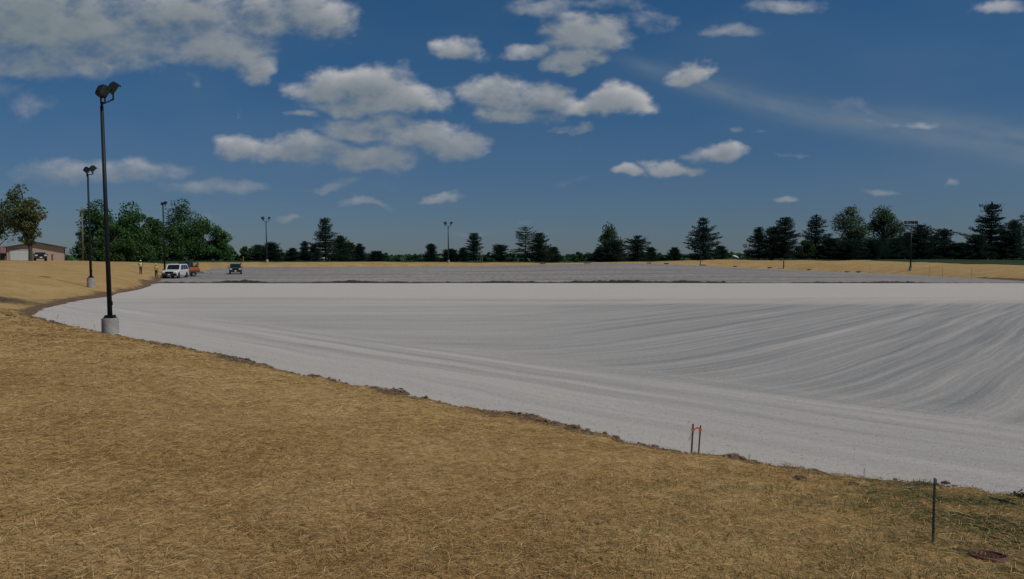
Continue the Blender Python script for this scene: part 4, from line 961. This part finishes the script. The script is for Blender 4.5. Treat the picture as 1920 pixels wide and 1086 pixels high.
broadleaf(434, 214, 464, 13, 'low brownish bush at the right end of the left grove', DEC_Y*.45, 17, .05, 14, 150, .4, name='bush', group=GL)
broadleaf(155, 166, 430, 13, 'thin light green tree beside the wooden utility pole', DEC_L*.7, 19, .1, 16, 90, .36, group=GL)
# far line, left to right
F_ = 225
broadleaf(460, F_, 463, 13, 'small round green tree left of the grey two-lamp pole', DEC*.8, 30, .06, 18, 160, .5)
conifer(484, F_, 460, 17, 'broad soft-green pine just left of the grey two-lamp pole', PINE_L, 31, .2, shape=.5)
conifer(508, F_-5, 455, 15, 'dark rounded pine directly behind the grey two-lamp pole', PINE_D, 32, .12, flat=True)
broadleaf(531, F_+10, 474, 13, 'low round green tree right of the dark rounded pine', DEC*.8, 33, .04, 16, 160, .5)
conifer(549, F_, 465, 12, 'small dark pine left of the narrow pine group', PINE_D, 34, .15, shape=.6)
conifer(571, F_-3, 452, 12, 'narrow dark pine left of the tallest pine', PINE_D, 35, .15, shape=.7)
conifer(590, F_+6, 458, 12, 'short pine touching the left side of the tallest pine', PINE, 36, .2, shape=.6)
conifer(611, F_-8, 408, 28, 'tallest pine left of centre with ragged side branches', PINE, 37, .30, lo=.12, shape=.62, irregular=.5)
conifer(640, F_-4, 441, 22, 'wide dense pine on the right shoulder of the tallest pine', PINE, 38, .12, shape=.55)
conifer(656, F_+4, 455, 18, 'lower green pine right of the wide dense pine', PINE_L*.9, 39, .12, shape=.5)
conifer(675, F_, 457, 16, 'pointed dark pine right of the tallest pine group', PINE_D, 40, .15, shape=.75)
conifer(708, F_, 472, 14, 'small flat-topped dark pine standing alone left of centre', PINE_D, 41, .15, shape=.4)
broadleaf(724, F_+20, 475, 10, 'tiny round green tree beside the flat-topped pine', DEC*.8, 42, .04, 12, 140, .5)
conifer(809, F_, 457, 15, 'conical dark pine left of the middle pole', PINE_D, 43, .1, shape=.65)
conifer(845, F_, 468, 13, 'short dark pine right behind the middle pole', PINE_D, 44, .15, flat=True)
conifer(869, F_, 464, 10, 'small pine on the left flank of the ragged pine behind the fence', PINE, 45, .2, shape=.6)
conifer(889, F_-6, 437, 18, 'ragged upright pine behind the pale fence', PINE_D, 46, .3, irregular=.5, shape=.5)
broadleaf(917, F_+12, 473, 12, 'low round green tree right of the ragged upright pine', DEC*.8, 47, .04, 14, 150, .5)
conifer(938, F_, 459, 12, 'small open vase-shaped pine standing alone at centre', PINE_D, 48, .35, shape=.3, irregular=.5)
broadleaf(957, F_+8, 475, 12, 'low dark round tree left of the open layered pine', DEC*.6, 49, .04, 14, 150, .5)
conifer(985, F_-6, 424, 22, 'open layered pine with gaps right of centre', PINE_L*.8, 50, .55, lo=.15, shape=.45, irregular=.5, whorl=.8)
conifer(1012, F_-8, 437, 26, 'dense full pine touching the open layered pine', PINE, 51, .12, shape=.6, irregular=.4)
conifer(1037, F_, 464, 18, 'low spreading pine at the right of the dense full pine', PINE, 52, .12, shape=.45)
broadleaf(1083, F_+25, 473, 13, 'small low green tree in the gap right of the pine cluster', DEC*.7, 53, .04, 14, 140, .5)
broadleaf(1141, F_+6, 420, 17, 'pale sparse conical tree rising above dark pines', DEC_L*.6, 54, .12, 40, 180, .42, cone=.8, csize=.42)
conifer(1148, F_-8, 452, 30, 'wide dense dark pine in front of the pale conical tree', PINE_D, 55, .08, flat=True)
conifer(1124, F_-5, 462, 12, 'small dark pine at the left foot of the pale conical tree', PINE_D, 56, .15)
conifer(1194, F_-6, 442, 24, 'spreading pine with upswept branches right of the pale conical tree', PINE_D, 57, .3, shape=.5, irregular=.5)
conifer(1220, F_, 464, 12, 'small pine on the right of the spreading upswept pine', PINE_D, 58, .2, shape=.6)
conifer(1265, F_, 464, 13, 'small lone pine where the straw bank starts to rise', PINE_D, 59, .2, shape=.6)
conifer(1319, F_-10, 407, 36, 'big pointed dark pine standing alone right of centre', PINE_D, 60, .18, lo=.03, shape=.8, irregular=.5, name='pine_tree')
conifer(1350, F_, 462, 14, 'low pine at the right foot of the big pointed pine', PINE_D, 61, .15, shape=.45)
FR = 212; GR = 'trees behind the right bank'
broadleaf(1404, FR+4, 447, 12, 'thin sparse tree at the left end of the dark right-hand trees', DEC_L*.5, 70, .1, 14, 60, .34, group=GR)
conifer(1422, FR, 425, 18, 'dark pine at the left end of the right-hand grove', PINE_D, 71, .15, shape=.5, group=GR)
conifer(1450, FR-4, 424, 26, 'dense dark pine left of the broad peaked pine', PINE_D, 76, .08, shape=.45, group=GR)
conifer(1471, FR-6, 407, 34, 'broad peaked dense dark pine in the right-hand grove', PINE_D, 72, .08, shape=.55, group=GR)
conifer(1528, FR, 402, 25, 'narrow spired dark pine with layered branches at right', PINE_D, 73, .22, shape=.7, irregular=.5, group=GR)
conifer(1552, FR-4, 446, 18, 'lower dark pine right of the narrow spired pine', PINE_D, 74, .12, shape=.5, group=GR)
broadleaf(1594, FR, 388, 34, 'tall airy light green tree, left of the two above the dark hedge', DEC_L*.58, 75, .10, 60, 170, .42, csize=.30, group=GR)
broadleaf(1655, FR+3, 384, 30, 'tall airy light green tree, right of the two above the dark hedge', DEC_L*.55, 77, .15, 52, 140, .42, csize=.30, group=GR)
broadleaf(1686, FR+6, 415, 17, 'thin leafy side tree just left of the four-lamp pole', DEC_L*.55, 78, .2, 16, 70, .36, group=GR)
conifer(1588, FR-10, 452, 26, 'low dark evergreen below the left airy tree', PINE_D, 79, .08, flat=True, group=GR)
conifer(1634, FR-10, 450, 28, 'low dark evergreen below the gap of the airy trees', PINE_D, 80, .08, flat=True, group=GR)
conifer(1680, FR-8, 446, 24, 'low dark evergreen left of the four-lamp pole', PINE_D, 81, .08, flat=True, group=GR)
conifer(1726, FR-6, 422, 34, 'large domed dark evergreen behind the four-lamp pole', PINE_D, 82, .08, flat=True, lo=.03, group=GR)
conifer(1768, FR-4, 430, 28, 'sloping dark evergreen right of the four-lamp pole', PINE_D, 83, .12, shape=.45, irregular=.45, group=GR)
conifer(1803, FR, 456, 18, 'low dark pine filling the gap before the tall right pine', PINE_D, 84, .12, shape=.45, group=GR)
broadleaf(1815, FR+12, 444, 13, 'pale thin tree in the gap before the tall right pine', DEC_L*.5, 85, .1, 14, 80, .36, group=GR)
conifer(1857, FR-8, 379, 36, 'tall ragged dark pine near the right edge of the picture', PINE_D, 86, .18, shape=.6, irregular=.55, lo=.03, group=GR)
conifer(1832, FR-12, 440, 24, 'low dark pine at the left foot of the tall right pine', PINE_D, 87, .1, shape=.45, group=GR)
conifer(1898, FR-10, 412, 26, 'dark pine between the tall right pine and the picture edge', PINE_D, 88, .12, shape=.5, group=GR)
broadleaf(1930, FR-2, 398, 30, 'leafy tree cut by the right edge of the picture', DEC_L*.5, 89, .1, 30, 130, .4, group=GR)
for i, (px_b, tp_, lb) in enumerate(((1508, 452, 'low dark bush between the broad peaked pine and the narrow spired pine'), (1566, 448, 'low dark bush left below the left airy tree'), (1700, 436, 'rounded dark bush just behind the four-lamp pole'),
        (1748, 446, 'low dark bush between domed and sloping evergreens'), (1788, 456, 'low dark bush at the right foot of the sloping evergreen'), (1878, 430, 'dark bush in the notch right of the tall right pine'))):
    broadleaf(px_b, FR-4, tp_, 20, lb, DEC*.42, 120+i, .02, 26, 170, .45, name='bush', group=GR)
# continuing a little outside the frame for other viewpoints
conifer(1975, FR-10, 400, 34, 'pine just outside the right edge of the picture', PINE_D, 90, .12, shape=.5, group=GR)
conifer(2040, FR-10, 420, 34, 'second pine outside the right edge of the picture', PINE_D, 91, .12, shape=.5, group=GR)
broadleaf(-60, 150, 400, 40, 'leafy tree just outside the left edge of the picture', DEC*.8, 92, .05, 30, 160, .45, group=GL)
# far-off wood that reads as one mass
tr = np.random.default_rng(900); P = []; cc = []
for i in range(520):
    u = tr.uniform(0, 1); pxx = 120+u*1900; dist = tr.uniform(300, 520); x = (pxx-960)/F*dist
    topz = ztop(tr.normal(481, 2.6)-(3 if pxx > 1350 else 0), dist)-2.2; w_ = tr.uniform(3, 7)
    q = tr.normal(0, 1, (90, 3)); q /= np.linalg.norm(q, axis=1, keepdims=True); q *= tr.uniform(.4, 1, (90, 1))
    q = q*np.array([w_, w_, topz*.5])+np.array([x, dist, 2.2+topz*.5]); P.append(q); cc.append(np.repeat((DEC*tr.uniform(.5, 1.15)+np.array([0, 0, .012]))[None], 90, 0))
P = np.concatenate(P); cc = np.concatenate(cc); n = len(P)
a = tr.normal(0, 1, (n, 3)); a /= np.linalg.norm(a, axis=1, keepdims=True); c_ = np.cross(a, tr.normal(0, 1, (n, 3))); c_ /= np.linalg.norm(c_, axis=1, keepdims=True); a *= 1.1; c_ *= .9
o = np_mesh('distant_wood', np.stack([P-a, P-c_, P+a, P+c_], 1).reshape(-1, 3), np.arange(n*4).reshape(-1, 4), M_leaf, tint=(cc*tr.uniform(.7, 1.3, (n, 1))).astype(np.float32))
tag(o, 'far-off low green woods along the horizon', 'woods', kind='stuff')

# ================================================================== WORLD
SUN_EL, SUN_DIR = 57, (.90, -.42)
W = bpy.data.worlds.new('World'); SC.world = W; W.use_nodes = True; nt = W.node_tree; N = nt.nodes; Lk = nt.links.new
bg = N['Background']
sky = N.new('ShaderNodeTexSky'); sky.sky_type = 'NISHITA'; sky.sun_disc = False; sky.sun_elevation = R(SUN_EL); sky.sun_rotation = math.atan2(SUN_DIR[0], SUN_DIR[1])
sky.altitude = 300; sky.air_density = 1.0; sky.dust_density = .3; sky.ozone_density = 3.0
SKY_TINT_LOW = (.245, .315, .45); SKY_TINT_HIGH = (.195, .42, .57)
tcg = N.new('ShaderNodeTexCoord').outputs['Generated']
sx = N.new('ShaderNodeSeparateXYZ'); Lk(tcg, sx.inputs[0]); dx, dy, dz = sx.outputs
el = smooth(dz, 0.0, .32)
base = mixc(1.0, sky.outputs[0], mixc(el, SKY_TINT_LOW, SKY_TINT_HIGH), 'MULTIPLY')
blobs = [ # px, py, rx, ry, strength
 (120,40,250,85,1.0),(330,40,210,75,1.0),(420,95,110,60,.95),(480,130,42,48,.95),(540,30,120,60,1),(610,45,78,52,1.1),(90,115,180,55,.85),(250,95,160,60,.9),
 (60,190,62,30,.62),(0,175,40,22,.55),
 (866,88,56,33,1.05),(625,165,78,44,1.15),(705,160,88,46,1.2),(775,195,62,38,1.05),(690,198,110,28,1.1),(565,222,32,11,.8),
 (470,272,68,30,1.05),(560,285,85,28,1.0),(675,245,82,32,.95),(790,268,90,32,1.05),(868,272,62,34,1.05),(690,300,110,28,.95),(690,322,62,15,.9),
 (935,178,80,42,1.15),(1000,185,78,38,1.1),(970,215,90,24,1.1),(1148,194,68,34,1.1),(1075,205,60,24,1.0),(1075,241,34,10,.75),
 (1095,70,80,48,1.05),(1065,118,52,22,1.0),(990,95,44,18,.8),(1025,15,72,22,.7),(1140,10,50,14,.6),(1215,42,62,26,.72),(1160,15,60,20,.6),
 (1290,137,50,25,1.1),(1370,65,58,18,.6),(1490,12,82,20,.7),(1885,18,52,20,.75),
 (1352,287,58,22,1.05),(1262,312,55,20,1.0),(1185,319,32,12,.95),(1708,228,80,10,.62),(1600,200,50,9,.42),
 (1472,366,28,10,.8),(1637,355,34,11,.85),(1783,348,17,9,.7),(1487,298,18,6,.55),(1437,237,22,7,.5),(1365,240,22,5,.45),
 (190,320,160,30,.80),(245,313,45,16,.85),(380,358,120,20,.74),(80,330,60,20,.6),(620,352,52,13,.75),(830,375,38,11,.8),(690,387,55,12,.72),(550,403,24,8,.7),
 (1055,335,50,9,.45),(405,411,34,10,.6),(970,411,24,6,.5),(860,435,50,7,.5),(1140,408,30,6,.35),(365,155,14,16,.5),(465,210,10,8,.45),(735,345,24,8,.4)]
Lk(base, bg.inputs['Color']); bg.inputs['Strength'].default_value = .12

# clouds: a far shell of sky 9 km out, cover worked out per vertex
az_s = np.radians(np.arange(-46, 46, .065)); el_s = np.radians(np.arange(-.12, 27, .065)); nA, nE = len(az_s), len(el_s)
A, E = np.meshgrid(az_s, el_s); U = np.tan(A); Vv = np.tan(E)/np.cos(A)
def sn(x, y, seed): 
    return vnoise(x, y, seed)
def fb(x, y, oct, seed, rough=.55):
    t = 0; a_ = 1.; sm = 0; c_, s_ = math.cos(.6), math.sin(.6)
    for k in range(oct):
        t = t+a_*vnoise(x, y, seed+k*13); sm += a_; a_ *= rough; x, y = (c_*x-s_*y)*2.03+5.3, (s_*x+c_*y)*2.03+1.7
    return t/sm*2-1
wu = fb(U*16, Vv*24, 5, 301); wv = fb(U*16+40, Vv*24, 5, 302)
gu = U+wu*.028; gv = Vv+wv*.017
Dn = np.full(U.shape, -9.); SG = np.zeros(U.shape)
for (bx_, by_, rx, ry, stg) in blobs:
    d = ray(bx_, by_); u0, v0 = d[0]/d[1], d[2]/d[1]; rx = rx*1.14/F; ry = ry*1.06/F; 
    a_ = (gu-u0)/rx; c_ = (gv-v0)/ry; c_ = np.where(c_ < 0, c_*1.3, c_)
    v_ = stg*(1-(a_*a_+c_*c_)); SG = np.where(v_ > Dn, stg, SG); h_ = np.maximum(.25-np.abs(Dn-v_), 0)/.25; Dn = np.maximum(Dn, v_)+h_*h_*.25*.25
bill = 1-2*np.abs(fb(U*30+9, Vv*46, 5, 310, .6)); fbd = fb(U*22, Vv*40, 7, 320, .56)
small = np.clip((Vv-.02)/.12, .35, 1)
Dn = Dn+.62*fbd+.24*bill*small-.06
alpha = np.clip((Dn-.06)/1.10, 0, 1); alpha = alpha*alpha*(3-2*alpha)*np.clip(1.35*SG-.30, .2, 1)
dens = np.clip(Dn, 0, 1.4)
# optical depth towards the sun (upwards and to the right)
od = np.zeros(U.shape)
for i in range(1, 15):
    sv, su = int(round(i*1.9)), int(round(i*1.0))
    sh_ = np.zeros(U.shape); sh_[:-sv or None, :-su or None] = dens[sv:, su:]; od += sh_
lit = np.exp(-od*.19); lit = np.clip(lit*1.12+.10*bill+.15*fbd, 0, 1)
thin = np.clip(1-dens*1.2, 0, 1); lit = np.clip(lit*(1-.25*thin), 0, 1)
lo_ = np.array([.225, .285, .335]); hi_ = np.array([.73, .725, .73])
colr_ = lo_+(hi_-lo_)*lit[..., None]
lowk = np.clip((Vv-.02)/.15, 0, 1)[..., None]
colr_ = colr_*lowk+(colr_*.55+np.array([.27, .27, .28])*.45)*(1-lowk)
lg = np.clip((-U-.36)/.25, 0, 1)[..., None]*np.clip((Vv-.2)/.05, 0, 1)[..., None]; colr_ = colr_*(1-.40*lg)+np.array([.22, .29, .30])*.40*lg
alpha = alpha*(.46+.48*lowk[..., 0])
cu = ray(1150, 105); cv = ray(1920, 290); u1, v1 = cu[0]/cu[1], cu[2]/cu[1]; u2, v2 = cv[0]/cv[1], cv[2]/cv[1]; Ld = math.hypot(u2-u1, v2-v1); ex, ey = (u2-u1)/Ld, (v2-v1)/Ld
al = (U-u1)*ex+(Vv-v1)*ey; ac = -(U-u1)*ey+(Vv-v1)*ex+.012*np.sin((U-u1)*9)
cw = .008+.028*np.clip(al, 0, 1); cir = np.exp(-(ac/cw)**2)*np.clip((al+.05)/.15, 0, 1)*(.45+.35*fb(al*6, ac*60, 4, 330)+.2*fb(al*30, ac*90, 3, 331))
veil = .10*np.clip(fb(U*3, Vv*9, 4, 340)+.1, 0, 1)*np.clip(Vv/.1, 0, 1)
cir = np.clip(cir*.62, 0, 1)+veil
tot = 1-(1-alpha)*(1-cir); colr_ = (colr_*alpha[..., None]+np.array([.36, .42, .44])*(cir*(1-alpha))[..., None])/np.maximum(tot, 1e-4)[..., None]
edge_ = np.clip((math.radians(46)-np.abs(A))/.05, 0, 1)*np.clip((math.radians(26.9)-E)/.02, 0, 1); tot = tot*edge_
RS = 9000.
V = np.stack([RS*np.cos(E)*np.sin(A), RS*np.cos(E)*np.cos(A), H+RS*np.sin(E)], -1).reshape(-1, 3)
i, j = np.meshgrid(np.arange(nE-1), np.arange(nA-1), indexing='ij'); Q = np.stack([i*nA+j, i*nA+j+1, (i+1)*nA+j+1, (i+1)*nA+j], -1).reshape(-1, 4)
m = bpy.data.materials.new('cloud_shell'); m.use_nodes = True; nt = m.node_tree; N = nt.nodes; Lk = nt.links.new; N.remove(N['Principled BSDF'])
at_ = N.new('ShaderNodeAttribute'); at_.attribute_name = 'tint'; em = N.new('ShaderNodeEmission'); tp = N.new('ShaderNodeBsdfTransparent'); mx = N.new('ShaderNodeMixShader')
em.inputs['Strength'].default_value = 1.0; Lk(at_.outputs['Color'], em.inputs['Color']); Lk(at_.outputs['Alpha'], mx.inputs[0]); Lk(tp.outputs[0], mx.inputs[1]); Lk(em.outputs[0], mx.inputs[2]); Lk(mx.outputs[0], N['Material Output'].inputs[0])
m.cycles.emission_sampling = 'NONE'
tint4 = np.concatenate([colr_, tot[..., None]], -1).reshape(-1, 4).astype(np.float32)
tag(np_mesh('sky', V, Q, m, tint=tint4, smooth=True), kind='structure')

sun = bpy.data.lights.new('sun', 'SUN'); sun.energy = 3.9; sun.angle = R(.53); sun.color = (1, .94, .85)
so = bpy.data.objects.new('sun', sun); COL.objects.link(so)
sd = Vector((SUN_DIR[0], SUN_DIR[1], 0)).normalized()*math.cos(R(SUN_EL))+Vector((0, 0, math.sin(R(SUN_EL))))
so.rotation_euler = sd.to_track_quat('Z', 'Y').to_euler()

cam = bpy.data.cameras.new('camera'); co = bpy.data.objects.new('camera', cam); COL.objects.link(co)
co.location = (0, 0, H); co.rotation_euler = (PI/2-PITCH, 0, 0); cam.sensor_width = 36; cam.lens = 36*F/1920; cam.clip_end = 20000; cam.clip_start = .05
SC.camera = co
SC.view_settings.view_transform = 'Standard'; SC.view_settings.look = 'None'; SC.view_settings.exposure = -.62; SC.view_settings.gamma = 1
